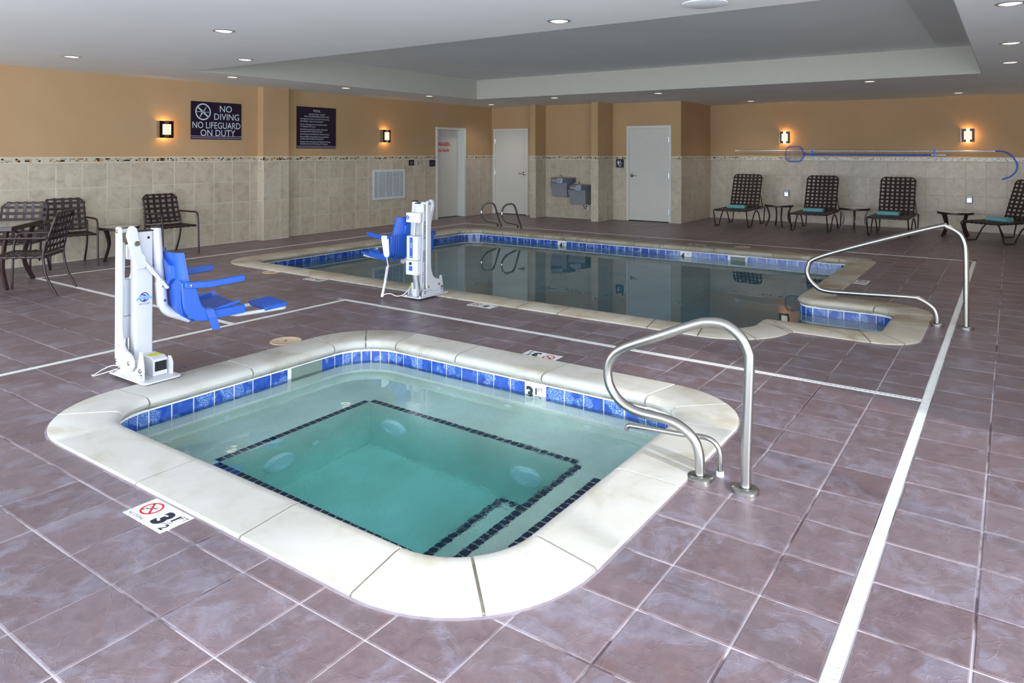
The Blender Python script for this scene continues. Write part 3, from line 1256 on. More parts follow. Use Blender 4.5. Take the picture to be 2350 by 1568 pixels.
def skimmer(parent, fn, w, name='skimmer'):
    """white framed weir opening in the waterline; fn(u, v, w) -> point, w into the wall"""
    mb = MB()
    z0, z1, f = -0.215, -0.072, 0.012
    for a, b, c, d in ((-w / 2, -w / 2 + f, z0, z1), (w / 2 - f, w / 2, z0, z1), (-w / 2, w / 2, z1 - f, z1), (-w / 2, w / 2, z0, z0 + f)):
        vs = [fn(u, v, q) for u in (a, b) for v in (c, d) for q in (-0.012, 0.004)]
        mb.add(vs, [(0, 1, 3, 2), (4, 6, 7, 5), (0, 4, 5, 1), (2, 3, 7, 6), (0, 2, 6, 4), (1, 5, 7, 3)])
    o = mb.build(name, M['offwhite'], parent, smooth=False)
    mb = MB()
    mb.add([fn(-w / 2 + f, z0 + f, 0.001), fn(w / 2 - f, z0 + f, 0.001), fn(w / 2 - f, z1 - f, 0.001), fn(-w / 2 + f, z1 - f, 0.001)], [(0, 1, 2, 3)])
    mb.add([fn(-w / 2 + f, z0 + f, -0.006), fn(w / 2 - f, z0 + f, -0.006), fn(w / 2 - f, z0 + .06, -0.002), fn(-w / 2 + f, z0 + .06, -0.002)], [(0, 1, 2, 3)])
    mb.build('weir_flap', M['skimmer_shade'], o, smooth=False)  # shallow backing and flap, shade of the opening put into their colour


skimmer(pool, lambda u, v, w: (11.436 + w, 3.585 + u, v), 0.26)
skimmer(pool, lambda u, v, w: (8.97 + u, 9.046 + w, v), 0.24)

# ------------------------------------------------------------------ depth marker tiles
def depth_wall_tile(parent, fn, num, frac):
    mb = MB()
    vs = [fn(u, v, w) for u in (-.078, .078) for v in (-.0755, .0755) for w in (-.008, 0.0)]
    mb.add(vs, [(0, 1, 3, 2), (4, 6, 7, 5), (0, 4, 5, 1), (2, 3, 7, 6), (0, 2, 6, 4), (1, 5, 7, 3)])
    o = mb.build('depth_tile', M['marker'], parent, smooth=False)
    o['label'] = 'white waterline tile reading %s%s FT' % (num, ' 1/2' if frac else '')
    f2 = lambda u, v: fn(u, v, -0.0095)
    mb = MB()
    text_mb(mb, num, 0.135, f2, x=-.036, y=-.045, bold=0.006)
    if frac:
        text_mb(mb, '1', 0.062, f2, x=.018, y=.005, bold=0.003)
        bar2d(mb, f2, .008, -.042, .046, -.008, .005)
        text_mb(mb, '2', 0.062, f2, x=.050, y=-.056, bold=0.002)
    text_mb(mb, 'FT', 0.042, f2, x=.052, y=.024, bold=0.0)
    mb.build('lettering', M['blackink'], o, smooth=False)


# u runs to the viewer's right, w points into the wall
depth_wall_tile(spa, lambda u, v, w: (4.277 + w, MK_SPA[1] - u, v - .147), '3', True)
depth_wall_tile(pool, lambda u, v, w: (11.437 + w, MK1 - u, v - .147), '4', True)
depth_wall_tile(pool, lambda u, v, w: (11.437 + w, MK2 - u, v - .147), '4', False)


def deck_marker(loc, rz, num, frac, label):
    """pair of white deck tiles: no diving symbol and depth; local x = reading direction, y = up"""
    r_ = thing('depth_marker', label, 'depth marker', (loc[0], loc[1], 0.0), rz, 'no diving depth markers set in the deck')
    mb = MB()
    mb.box(-.152, -.001, -.076, .076, -.011, .0016)
    mb.build('marker_tile', M['marker'], r_, smooth=False)
    mb = MB()
    mb.box(.001, .152, -.076, .076, -.011, .0016)
    mb.build('marker_tile', M['marker'], r_, smooth=False)
    f = lambda u, v: (u, v, 0.0024)
    mb = MB()
    ring2d(mb, f, -.076, .013, .050, .0405)
    bar2d(mb, f, -.109, .044, -.043, -.018, .010)
    mb.build('no_diving_ring', M['redink'], r_, smooth=False)
    f = lambda u, v: (u, v, 0.0020)
    mb = MB()
    bar2d(mb, f, -.108, .020, -.044, .020, .0025)
    bar2d(mb, f, -.108, .004, -.088, .004, .0025)
    bar2d(mb, f, -.100, -.006, -.072, .020, .006)
    bar2d(mb, f, -.074, .018, -.056, .034, .0055)
    bar2d(mb, f, -.080, .010, -.062, .002, .005)
    ring2d(mb, f, -.104, -.011, .005, .0, 12)
    text_mb(mb, 'NO DIVING', 0.0225, f, x=-.076, y=-.064)
    text_mb(mb, num, 0.125, f, x=.048, y=-.046, bold=0.007)
    if frac:
        text_mb(mb, '1', 0.062, f, x=.098, y=.004, bold=0.0035)
        bar2d(mb, f, .080, -.030, .118, .000, .004)
        text_mb(mb, '2', 0.058, f, x=.118, y=-.060, bold=0.0015)
    text_mb(mb, 'FT', 0.040, f, x=.128, y=.028)
    mb.build('lettering', M['blackink'], r_, smooth=False)


deck_marker((1.665, 3.035), -PI / 2, '3', True, 'white depth marker reading 3 1/2 FT, largest, at the near left coping')
deck_marker((4.685, 2.995), PI / 2, '3', True, 'white upside-down 3 1/2 FT marker in the deck behind the hot tub')
deck_marker((5.865, 4.47), -PI / 2, '4', False, 'white depth marker reading 4 FT in the deck before the swimming pool')
deck_marker((5.865, 7.075), -PI / 2, '4', True, 'small white depth marker at the left end of the swimming pool')
deck_marker((9.63, 1.505), 0, '3', True, 'white depth marker on the right deck beside the step alcove of the swimming pool')
deck_marker((11.86, 7.07), PI / 2, '4', True, 'white depth marker sliver behind the far coping, left of the other sliver')
deck_marker((11.86, 4.44), PI / 2, '4', False, 'white depth marker sliver behind the far coping near the round lid')

lid = MB()
lid.lathe([(0.128, -0.01), (0.128, 0.004), (0.120, 0.0055), (0.116, 0.0035), (0.030, 0.0035), (0.0, 0.0035)], 40)
for loc, lab in (((3.81, 4.965, 0), 'round tan skimmer lid in the deck touching the hot tub coping'), ((5.90, 7.97, 0), 'round tan skimmer lid in the deck by the left end of the swimming pool'), ((12.03, 3.69, 0), 'round tan skimmer lid in the deck behind the far pool coping')):
    r_ = thing('skimmer_lid', lab, 'lid', loc, 0.4, 'round skimmer lids')
    o = lid.build('cover', M['disc'], r_) if 'LID' not in globals() else None
    if o is None:
        o = bpy.data.objects.new('cover', LID); COL.objects.link(o); o.parent = r_
    LID = o.data
    mb = MB()
    mb.box(-.020, .020, -.006, .006, .0032, .0040)
    mb.build('finger_slot', M['darkvoid'], r_, smooth=False)

# ------------------------------------------------------------------ wall tiles, mosaic border
TILE = 0.3495


def wall_tiles(parent, org, du, u0, u1, z0=0.008, anchor=0.0, gaps=(), rows=4, keep=None, nrm=None):
    """tiles on a vertical plane: point = org + du*u ; thickness towards nrm"""
    org, du, nrm = Vector(org), Vector(du), Vector(nrm)
    cache = {}
    us = [anchor + k * TILE for k in range(int((u0 - anchor) / TILE) - 2, int((u1 - anchor) / TILE) + 3)]
    ang = math.atan2(du.y, du.x)
    for a in us:
        segs = [(max(a, u0), min(a + TILE, u1))]
        for g0, g1 in gaps:
            nxt = []
            for s0, s1 in segs:
                if s1 <= g0 or s0 >= g1:
                    nxt.append((s0, s1))
                else:
                    nxt += [(s0, g0), (g1, s1)]
            segs = nxt
        for s0, s1 in segs:
            if s1 - s0 < 0.02:
                continue
            w = s1 - s0 - 0.008
            key = round(w, 3)
            if key not in cache:
                mb = MB()
                h = TILE - .008
                t_, c = 0.009, 0.0025
                # local: x along du, -y or +y outward
                sg = 1 if Vector((-math.sin(ang), math.cos(ang), 0)).dot(nrm) > 0 else -1
                mb.add([(-w / 2, 0, -h / 2), (w / 2, 0, -h / 2), (w / 2, 0, h / 2), (-w / 2, 0, h / 2)] + [(x * (w / 2 - c), sg * t_, z * (h / 2 - c)) for x, z in ((-1, -1), (1, -1), (1, 1), (-1, 1))] + [(x * w / 2, sg * (t_ - c), z * h / 2) for x, z in ((-1, -1), (1, -1), (1, 1), (-1, 1))],
                       [(4, 5, 6, 7), (0, 1, 9, 8), (1, 2, 10, 9), (2, 3, 11, 10), (3, 0, 8, 11), (8, 9, 5, 4), (9, 10, 6, 5), (10, 11, 7, 6), (11, 8, 4, 7)])
                cache[key] = mb.mesh('wall_tile', M['wtile'])
            for r in range(rows):
                o = bpy.data.objects.new('wall_tile', cache[key])
                COL.objects.link(o)
                o.parent = parent
                q = org + du * ((s0 + s1) / 2) + nrm * (0.001 + random.uniform(-.0006, .0006))
                o.location = (q.x, q.y, z0 + TILE * (r + .5))
                o.rotation_euler = (0, 0, ang)
    # grout bed, mosaic and liners
    segs = [(u0, u1)]
    for g0, g1 in gaps:
        nxt = []
        for s0, s1 in segs:
            if s1 <= g0 or s0 >= g1:
                nxt.append((s0, s1))
            else:
                nxt += [(s0, g0), (g1, s1)]
        segs = nxt
    zt = z0 + rows * TILE
    for nm, mat, za, zb, th in (('grout_bed', 'wgrout', 0.0, zt, .0065), ('pencil_liner', 'liner', zt + .003, zt + .021, .014), ('mosaic_border', 'mosaic', zt + .021, zt + .078, .010), ('pencil_liner', 'liner', zt + .078, zt + .096, .014)):
        for s0, s1 in segs:
            if s1 - s0 < 0.02:
                continue
            mb = MB()
            a, b = org + du * s0, org + du * s1
            mb.add([(a.x, a.y, za), (b.x, b.y, za), (b.x, b.y, zb), (a.x, a.y, zb)] + [(q.x + nrm.x * th, q.y + nrm.y * th, z) for q, z in ((a, za), (b, za), (b, zb), (a, zb))],
                   [(0, 1, 2, 3), (4, 5, 6, 7), (0, 1, 5, 4), (1, 2, 6, 5), (2, 3, 7, 6), (3, 0, 4, 7)])
            mb.build(nm, M[mat], parent, smooth=False)


# left wall (plane y = LW, facing -y), to the left and right of the pilaster
wall_tiles(wl, (0, LW, 0), (1, 0, 0), 2.3, 7.90, anchor=4.238 - 5 * TILE, nrm=(0, -1, 0))
wall_tiles(wl, (0, LW, 0), (1, 0, 0), 8.45, AX, anchor=9.184 - 2 * TILE, gaps=((12.74, 13.84),), nrm=(0, -1, 0))
wall_tiles(tp, (0, 10.94, 0), (1, 0, 0), 7.90, 8.45, anchor=7.90, nrm=(0, -1, 0))
wall_tiles(tp, (7.90, 0, 0), (0, 1, 0), 10.94, LW, anchor=10.94, nrm=(-1, 0, 0))
wall_tiles(tp, (8.45, 0, 0), (0, 1, 0), 10.94, LW, anchor=10.94, nrm=(1, 0, 0))
# back of the room
wall_tiles(wb_, (AX, 0, 0), (0, 1, 0), 9.58, LW, anchor=9.58, gaps=((9.95, 11.03),), nrm=(-1, 0, 0))
wall_tiles(wb_, (AX, 0, 0), (0, 1, 0), 7.92, 9.44, anchor=7.92, nrm=(-1, 0, 0))
wall_tiles(wb_, (MX, 0, 0), (0, 1, 0), 6.06, 7.75, anchor=7.75 - 5 * TILE, gaps=((6.28, 7.38),), nrm=(-1, 0, 0))
wall_tiles(wb_, (0, 6.06, 0), (1, 0, 0), MX, BX, anchor=MX, nrm=(0, -1, 0))
wall_tiles(tp1, (14.48, 0, 0), (0, 1, 0), 9.44, 9.58, anchor=9.44, nrm=(-1, 0, 0))
wall_tiles(tp1, (0, 9.44, 0), (1, 0, 0), 14.48, AX, anchor=14.48, nrm=(0, -1, 0))
wall_tiles(tp2, (14.50, 0, 0), (0, 1, 0), 7.75, 7.92, anchor=7.75, nrm=(-1, 0, 0))
wall_tiles(tp2, (0, 7.75, 0), (1, 0, 0), 14.50, MX, anchor=14.50, nrm=(0, -1, 0))
wall_tiles(wr_, (BX, 0, 0), (0, 1, 0), -1.2, 6.06, anchor=0.071 - 4 * TILE, nrm=(-1, 0, 0))

# ------------------------------------------------------------------ doors
def lever(mb_parent, org, ux, out, flip, name='door_handle'):
    """round rose and lever; ux = unit along the leaf, out = unit towards the room"""
    org, ux, out = Vector(org), Vector(ux), Vector(out)
    m4 = Matrix.Translation(org) @ out.to_track_quat('Z', 'Y').to_matrix().to_4x4()
    mb = MB()
    mb.lathe([(0.042, 0), (0.042, 0.008), (0.034, 0.014), (0.012, 0.016), (0.012, 0.05), (0, 0.05)], 20, mat=m4)
    a = org + out * 0.045
    mb.tube(fillet([a, a + ux * flip * 0.045, a + ux * flip * 0.13 - out * 0.008], .01), [0.011] * 11, 8)
    return mb.build(name, M['chrome'], mb_parent)


def door_flat(name, X, y0, y1, ztop, hinge_hi, label):
    """door in a wall of constant x, room on the low-x side; y0 < y1 are the frame's outer edges"""
    r_ = bpy.data.objects.new(name, None)
    COL.objects.link(r_)
    r_['kind'] = 'structure'
    mb = MB()
    fw = .055
    mb.box(X - .028, X, y0, y0 + fw, 0, ztop)
    mb.box(X - .028, X, y1 - fw, y1, 0, ztop)
    mb.box(X - .028, X, y0 + fw, y1 - fw, ztop - fw, ztop)
    mb.build('door_frame', M['doorframe'], r_, smooth=False)
    mb = MB()
    mb.box(X - .012, X - .001, y0 + fw + .004, y1 - fw - .004, .018, ztop - fw - .004)
    lf = mb.build('door_leaf', M['door'], r_, smooth=False)
    mb = MB()
    mb.box(X - .010, X - .0005, y0 + fw, y1 - fw, .0005, .018)
    mb.build('threshold_gap', M['darkvoid'], r_, smooth=False)
    hy = y1 - fw - .004 if hinge_hi else y0 + fw + .004
    for z in (.24, 1.06, ztop - .32):
        mb = MB()
        mb.tube([(X - .030, hy, z - .06), (X - .030, hy, z + .06)], .009, 8)
        mb.box(X - .0295, X - .012, hy - .012, hy + .012, z - .055, z + .055)
        mb.build('hinge', M['alu'], r_)
    ly = y0 + fw + .075 if hinge_hi else y1 - fw - .075
    lever(lf, (X - .012, ly, 1.05), (0, 1, 0), (-1, 0, 0), 1 if hinge_hi else -1)
    mb = MB()
    ey = (y0 + fw - .003) if hinge_hi else (y1 - fw + .003)
    mb.box(X - .030, X - .028, ey - .012, ey + .012, 1.0, 1.10)
    mb.build('strike_plate', M['alu'], r_, smooth=False)
    return r_


door_flat('door_2', AX, 9.95, 11.03, 2.185, True, '')
door_flat('door_3', MX, 6.28, 7.38, 2.20, False, '')
# recessed chlorine room door in the left wall
r_ = bpy.data.objects.new('door_1', None)
COL.objects.link(r_)
r_['kind'] = 'structure'
mb = MB()
x0, x1, zt = 12.74, 13.84, 2.175
mb.box(x0, x0 + .055, LW - .03, LW, 0, zt)
mb.box(x1 - .055, x1, LW - .03, LW, 0, zt)
mb.box(x0 + .055, x1 - .055, LW - .03, LW, zt - .055, zt)
mb.box(x0 + .045, x0 + .055, LW, LW + .24, 0, zt - .05)
mb.box(x1 - .055, x1 - .045, LW, LW + .24, 0, zt - .05)
mb.box(x0 + .045, x1 - .045, LW, LW + .24, zt - .055, zt - .045)
mb.build('door_frame', M['doorframe'], r_, smooth=False)
mb = MB()
mb.box(x0 + .058, x1 - .058, LW + .19, LW + .235, .012, zt - .058)
lf = mb.build('door_leaf', M['door'], r_, smooth=False)
mb = MB()
mb.box(x0 + .055, x1 - .055, LW, LW + .24, -.002, .001)
mb.build('threshold', M['slot'], r_, smooth=False)
mb = MB()
fn = lambda u, v: (u, LW + .1885, v)
text_mb(mb, 'DANGER:', .125, fn, 'LEFT', 12.985, 1.735, bold=.004, stretch=.92)
text_mb(mb, 'Chlorine Inside', .122, fn, 'LEFT', 12.80, 1.595, bold=.003, stretch=.86)
mb.build('lettering', M['redink'], lf, smooth=False)

# ------------------------------------------------------------------ signs
def board(name, label, org, ux, out, w, h, mat, cat='sign', th=.012, group=None):
    r_ = thing(name, label, cat, (0, 0, 0), 0, group)
    org, ux, out = Vector(org), Vector(ux), Vector(out)
    fn = lambda u, v, d=th + .0012: tuple(org + ux * u + out * d + Vector((0, 0, v)))
    mb = MB()
    vs = [org + ux * u + out * d + Vector((0, 0, v)) for u in (-w / 2, w / 2) for v in (-h / 2, h / 2) for d in (0.0005, th)]
    mb.add(vs, [(0, 1, 3, 2), (4, 6, 7, 5), (0, 4, 5, 1), (2, 3, 7, 6), (0, 2, 6, 4), (1, 5, 7, 3)])
    mb.build('board', M[mat], r_, smooth=False)
    return r_, fn


LOUT, BOUT = (0, -1, 0), (-1, 0, 0)
r_, fn = board('warning_sign', 'dark plum sign reading NO DIVING NO LIFEGUARD ON DUTY on the left wall', (7.09, LW, 2.105), (1, 0, 0), LOUT, .94, .63, 'signplum')
mb = MB()
ring2d(mb, fn, -.255, .145, .140, .120, 40)
bar2d(mb, fn, -.355, .225, -.155, .055, .024)
mb.build('no_diving_symbol', M['whiteink'], r_, smooth=False)
mb = MB()
bar2d(mb, fn, -.372, .145, -.275, .145, .008)
bar2d(mb, fn, -.238, .140, -.142, .140, .008)
bar2d(mb, fn, -.315, .055, -.285, .105, .014)
bar2d(mb, fn, -.290, .100, -.240, .165, .022)
bar2d(mb, fn, -.245, .155, -.215, .200, .013)
bar2d(mb, fn, -.217, .197, -.195, .232, .009)
mb.build('diver_figure', M['whiteink'], r_, smooth=False)
mb = MB()
text_mb(mb, 'NO', .155, fn, x=.165, y=.155)
text_mb(mb, 'DIVING', .155, fn, x=.185, y=.020, stretch=.95)
text_mb(mb, 'NO LIFEGUARD', .155, fn, x=.0, y=-.130, stretch=.83)
text_mb(mb, 'ON DUTY', .155, fn, x=.02, y=-.258, stretch=.93)
mb.build('lettering', M['whiteink'], r_, smooth=False)
mb = MB()
mb.add([fn(-.47, -.268), fn(.47, -.268), fn(.47, -.256 - .0), fn(-.47, -.256)], [(0, 1, 2, 3)])
mb.add([fn(-.47, -.297), fn(.47, -.297), fn(.47, -.284), fn(-.47, -.284)], [(0, 1, 2, 3)])
mb.build('stripe_lines', M['stripeink'], r_, smooth=False)

r_, fn = board('rules_sign', 'dark plum sign headed POOL listing the pool rules, right of the pilaster', (9.225, LW, 2.05), (1, 0, 0), LOUT, .955, .80, 'signplum')
mb = MB()
text_mb(mb, 'POOL', .065, fn, x=0, y=.305)
text_mb(mb, 'HOURS: 7:00 AM - 10:00 PM', .036, fn, x=0, y=.247, stretch=.92)
text_mb(mb, 'POOL FOR REGISTERED GUESTS ONLY', .036, fn, x=0, y=.203, stretch=.98)
rules = [('No Lifeguard On Duty.  Swim At Your Own Risk', .143), ('NO DIVING.  Maximum Pool Depth 5\'', .095), ('Owners & Management Are Not Responsible', .037), ('For Accidents Or Injuries', -.004), ('Non-Swimmers & Children Under 14 Must Be', -.058), ('Accompanied By A Responsible Adult', -.099), ('Glass Containers Prohibited. Do Not Swim Alone', -.150), ('Persons With Communicable Diseases Shall Not', -.200), ('Use Pool. Shower Before Entering Pool', -.241), ('Persons Under The Influence Of Alcohol Or Drugs', -.295), ('Shall Not Use Pool. No Running Or Horseplay', -.336)]
for s_, y in rules:
    text_mb(mb, s_, .036, fn, 'LEFT', -.398, y + .012, stretch=.97)
mb.build('lettering', M['whiteink'], r_, smooth=False)
mb = MB()
for v in (-.362, -.386):
    mb.add([fn(-.4775, v), fn(.4775, v), fn(.4775, v + .010), fn(-.4775, v + .010)], [(0, 1, 2, 3)])
mb.build('stripe_lines', M['stripeink'], r_, smooth=False)

r_, fn = board('notice_plaque', 'small square plum plaque with three short lines beside the wall switch', (11.895, LW - .01, 1.345), (1, 0, 0), LOUT, .165, .125, 'signplum')
mb = MB()
for w_, y in ((.085, .012), (.065, -.012), (.055, -.036)):
    bar2d(mb, fn, -w_ / 2, y, w_ / 2, y, .010)
mb.build('faded_print_lines', M['stripeink'], r_, smooth=False)
r_, fn = board('door_plaque', 'square plum plaque reading POOL EQUIPMENT left of the recessed door', (12.60, LW - .01, 1.325), (1, 0, 0), LOUT, .19, .15, 'signplum')
mb = MB()
text_mb(mb, 'POOL', .026, fn, x=0, y=.008)
text_mb(mb, 'EQUIPMENT', .026, fn, x=0, y=-.024)
mb.build('lettering', M['stripeink'], r_, smooth=False)
r_ = thing('wall_switch', 'chrome key switch on the tiled wall between two small plaques', 'switch', (12.10, LW - .010, 1.34))
mb = MB()
mb.box(-.030, .030, -.006, 0, -.055, .055)
mb.build('plate', M['alu'], r_, bevel=.002)
mb = MB()
mb.lathe([(.020, 0), (.018, .02), (0, .024)], 16, mat=Matrix.Translation((0, -.006, .005)) @ Matrix.Rotation(PI / 2, 4, 'X'))
mb.build('knob', M['chrome'], r_)

r_, fn = board('restroom_sign', 'plum restroom sign with a man and wheelchair symbol above MEN', (MX - .010, 7.555, 1.325), (0, -1, 0), BOUT, .20, .205, 'signplum')
mb = MB()
ring2d(mb, fn, -.040, .066, .010, 0, 14)
bar2d(mb, fn, -.040, .054, -.040, .010, .030)
bar2d(mb, fn, -.060, .050, -.060, .010, .009)
bar2d(mb, fn, -.020, .050, -.020, .010, .009)
bar2d(mb, fn, -.048, .012, -.048, -.030, .012)
bar2d(mb, fn, -.032, .012, -.032, -.030, .012)
mb.build('man_symbol', M['whiteink'], r_, smooth=False)
mb = MB()
ring2d(mb, fn, .012, .066, .009, 0, 14)
bar2d(mb, fn, .011, .056, .013, .022, .012)
bar2d(mb, fn, .012, .034, .034, .034, .008)
bar2d(mb, fn, .012, .022, .040, .022, .010)
bar2d(mb, fn, .040, .024, .050, -.008, .010)
bar2d(mb, fn, .048, -.006, .060, -.002, .008)
ring2d(mb, fn, .014, .004, .033, .026, 24)
mb.build('wheelchair_symbol', M['whiteink'], r_, smooth=False)
mb = MB()
text_mb(mb, 'MEN', .030, fn, x=0, y=-.064, bold=.001)
mb.build('lettering', M['whiteink'], r_, smooth=False)
mb = MB()
mb.add([fn(-.1, -.1025), fn(.1, -.1025), fn(.1, -.078), fn(-.1, -.078)], [(0, 1, 2, 3)])
mb.build('stripe_lines', M['slot'], r_, smooth=False)

# ------------------------------------------------------------------ wall grille
r_ = thing('wall_grille', 'white louvred return air grille set in the tiled left wall', 'vent', (11.19, LW - .010, .885))
mb = MB()
w, h, f = .965, .64, .045
for b in ((-w / 2, -w / 2 + f, -h / 2, h / 2), (w / 2 - f, w / 2, -h / 2, h / 2), (-w / 2 + f, w / 2 - f, -h / 2, -h / 2 + f), (-w / 2 + f, w / 2 - f, h / 2 - f, h / 2)):
    mb.box(b[0], b[1], -.018, 0, b[2], b[3])
mb.build('frame', M['ventgrey'], r_, smooth=False)
mb = MB()
mb.box(-w / 2 + f, w / 2 - f, -.003, -.001, -h / 2 + f, h / 2 - f)
mb.build('backing', M['slot'], r_, smooth=False)
slat = MB()
slat.box(-w / 2 + f, w / 2 - f, -.010, .010, -.0035, .0035, Matrix.Rotation(.7, 4, 'X'))
SL = slat.mesh('louvre', M['ventgrey'])
for k in range(26):
    o = bpy.data.objects.new('louvre', SL)
    COL.objects.link(o); o.parent = r_
    o.location = (0, -.011, -h / 2 + f + .008 + k * (h - 2 * f - .014) / 25)
for x in (-.33, -.11, .11, .33):
    mb = MB()
    mb.box(x - .008, x + .008, -.021, -.017, -h / 2 + f, h / 2 - f)
    mb.build('mullion', M['ventgrey'], r_, smooth=False)

# ------------------------------------------------------------------ sconces
def sconce(label, loc, rz):
    """local: y = 0 the wall, room towards -y"""
    r_ = thing('wall_sconce', label, 'wall lamp', loc, rz, 'lit square wall sconces')
    mb = MB()
    mb.box(-.06, .06, -.045, 0, -.06, .06)
    mb.build('wall_mount', M['sconce_dark'], r_, smooth=False)
    mb = MB()
    mb.box(-.055, .055, -.062, -.046, -.085, .085)
    mb.build('bulb', M['sconce_glow'], r_, smooth=False)
    mb = MB()
    for b in ((-.115, -.068, -.135, .135), (.068, .115, -.135, .135), (-.068, .068, -.135, -.085), (-.068, .068, .085, .135)):
        mb.box(b[0], b[1], -.088, -.078, b[2], b[3])
    mb.build('shade_plate', M['sconce_dark'], r_, smooth=False)
    mb = MB()
    mb.box(-.068, .068, -.096, -.084, -.085, .085)
    mb.build('glass_panel', M['sconce_glass'], r_, smooth=False)
    for z0, z1 in ((-.137, -.085), (.085, .137)):
        mb = MB()
        mb.box(-.030, .030, -.098, -.076, z0, z1)
        mb.build('steel_strap', M['chrome'], r_, smooth=False)
    mb = MB()
    mb.box(-.1165, -.115, -.088, -.0, -.135, .135)
    mb.build('side_band', M['chrome'], r_, smooth=False)
    return r_


sconce('lit square wall sconce on the left wall beside the NO DIVING sign', (6.165, LW, 1.935), 0)
sconce('lit square wall sconce on the left wall above the air grille', (11.05, LW, 1.925), 0)
sconce('lit square wall sconce above the pool net on the lounge wall', (BX, 4.28, 1.94), -PI / 2)
sconce('lit square wall sconce at the right end of the lounge wall above the pole', (BX, .725, 1.945), -PI / 2)

# ------------------------------------------------------------------ ceiling lights
LT = [((4.08, 9.44), 'first recessed ceiling light from the left, above the patio chairs'),
      ((4.04, 6.21), 'recessed ceiling light on the near ceiling above the lift by the hot tub'),
      ((5.45, 7.92), 'recessed ceiling light just before the near left corner of the ceiling tray'),
      ((6.61, 9.93), 'recessed ceiling light in the left strip closest to the NO DIVING sign'),
      ((8.89, 9.90), 'recessed ceiling light in the left strip above the POOL rules sign'),
      ((11.12, 9.87), 'recessed ceiling light in the left strip right of the left wall sconce'),
      ((13.93, 10.36), 'recessed ceiling light in the corner between the recessed door and the next door'),
      ((12.95, 7.96), 'recessed ceiling light in front of the drinking fountains'),
      ((5.41, 3.28), 'recessed ceiling light at the top centre of the view on the near ceiling'),
      ((13.07, 5.66), 'recessed ceiling light in front of the MEN door'),
      ((16.18, 4.79), 'recessed ceiling light by the lounge wall above the left lounger'),
      ((12.81, 1.89), 'recessed ceiling light behind the far tray edge, before the two right sconces'),
      ((16.14, .84), 'recessed ceiling light by the lounge wall above the right sconce'),
      ((11.12, .02), 'farthest recessed ceiling light in the row right of the tray'),
      ((9.18, .01), 'middle recessed ceiling light in the row right of the tray'),
      ((6.75, .01), 'nearest recessed ceiling light in the row right of the tray, at the top right corner')]
ringm = MB()
ringm.lathe([(.078, 0), (.080, -.006), (.102, -.004), (.105, 0)], 32, caps=False)
RING = BULB = None
lensm = MB()
lensm.lathe([(.078, -.001), (.06, -.0025), (0, -.003)], 28)
for (x, y), lab in LT:
    r_ = thing('ceiling_light', lab, 'ceiling light', (x, y, CEIL), 0, 'recessed round ceiling lights')
    if RING is None:
        a = ringm.build('trim_ring', M['alu'], r_)
        b = lensm.build('lens', M['lens'], r_)
        RING, LENS = a.data, b.data
    else:
        for nm, me in (('trim_ring', RING), ('lens', LENS)):
            o = bpy.data.objects.new(nm, me)
            COL.objects.link(o); o.parent = r_
    if BULB is None:
        BULB = bpy.data.lights.new('downlight_bulb', 'SPOT')
        BULB.energy = 38
        BULB.color = (1.0, 0.94, 0.86)
        BULB.spot_size = math.radians(125)
        BULB.spot_blend = 0.8
        BULB.shadow_soft_size = 0.06
    o = bpy.data.objects.new('downlight_bulb', BULB)
    COL.objects.link(o)
    o.parent = r_
    o.location = (0, 0, -.012)
r_ = thing('ceiling_speaker', 'round flat white ceiling speaker cover at the top edge of the view', 'speaker', (5.42, 1.96, CEIL))
mb = MB()
mb.lathe([(.175, 0), (.173, -.006), (.160, -.010), (0, -.010)], 40)
mb.build('cover', M['offwhite'], r_)
mb = MB()
for k in range(4):
    a = k * PI / 2 + .5
    mb.lathe([(.004, -.0118), (0, -.0118)], 8, c=(.150 * math.cos(a), .150 * math.sin(a), 0))
mb.build('screw_heads', M['slot'], r_)['kind'] = 'stuff'

# ------------------------------------------------------------------ stainless rails
def flange(parent, x, y, z=0.0, r=0.062, rt=0.024):
    mb = MB()
    mb.lathe([(r, 0.0), (r, .012), (r - .006, .018), (rt + .006, .021), (rt + .004, .012), (0, .012)], 32, c=(x, y, z))
    return mb.build('flange', M['steel'], parent)


r_ = thing('handrail', 'stainless steel loop handrail standing beside the hot tub in the foreground', 'handrail', (3.36, 1.13, 0), 0, 'pool handrails')
pr_ = [(1.236, 0.0), (1.238, .112), (1.265, .184), (1.334, .233), (1.418, .251), (1.562, .256), (1.66, .290), (1.722, .362), (1.734, .446), (1.706, .518), (1.63, .578), (1.447, .661), (1.273, .740), (1.194, .766), (1.11, .764), (1.039, .717), (1.005, .655), (.999, .60), (1.004, .437), (1.012, .20), (1.016, 0.0)]
mb = MB()
mb.tube(catmull([(0, y - 1.13, z) for y, z in pr_], 5), .0237, 20)
mb.build('rail', M['steel'], r_, ang=60)
flange(r_, 0, 1.236 - 1.13)
flange(r_, 0, 1.016 - 1.13)
r_ = thing('water_spout', 'thin curved steel fill spout reaching over the hot tub edge beside the handrail', 'spout', (3.45, 1.17, 0))
pr_ = [(1.167, 0.02), (1.167, .10), (1.187, .149), (1.241, .170), (1.372, .158), (1.606, .143), (1.656, .136), (1.671, .112)]
mb = MB()
mb.tube(catmull([(0, y - 1.17, z) for y, z in pr_], 6), .0125, 14)
mb.build('pipe', M['steel'], r_, ang=60)
mb = MB()
mb.lathe([(.020, 0), (.018, .020), (.0135, .022)], 16, c=(0, -.003, 0))
mb.build('base_collar', M['offwhite'], r_)
r_ = thing('handrail', 'long stainless steel handrail at the step alcove of the swimming pool', 'handrail', (7.64, .45, 0), 0, 'pool handrails')
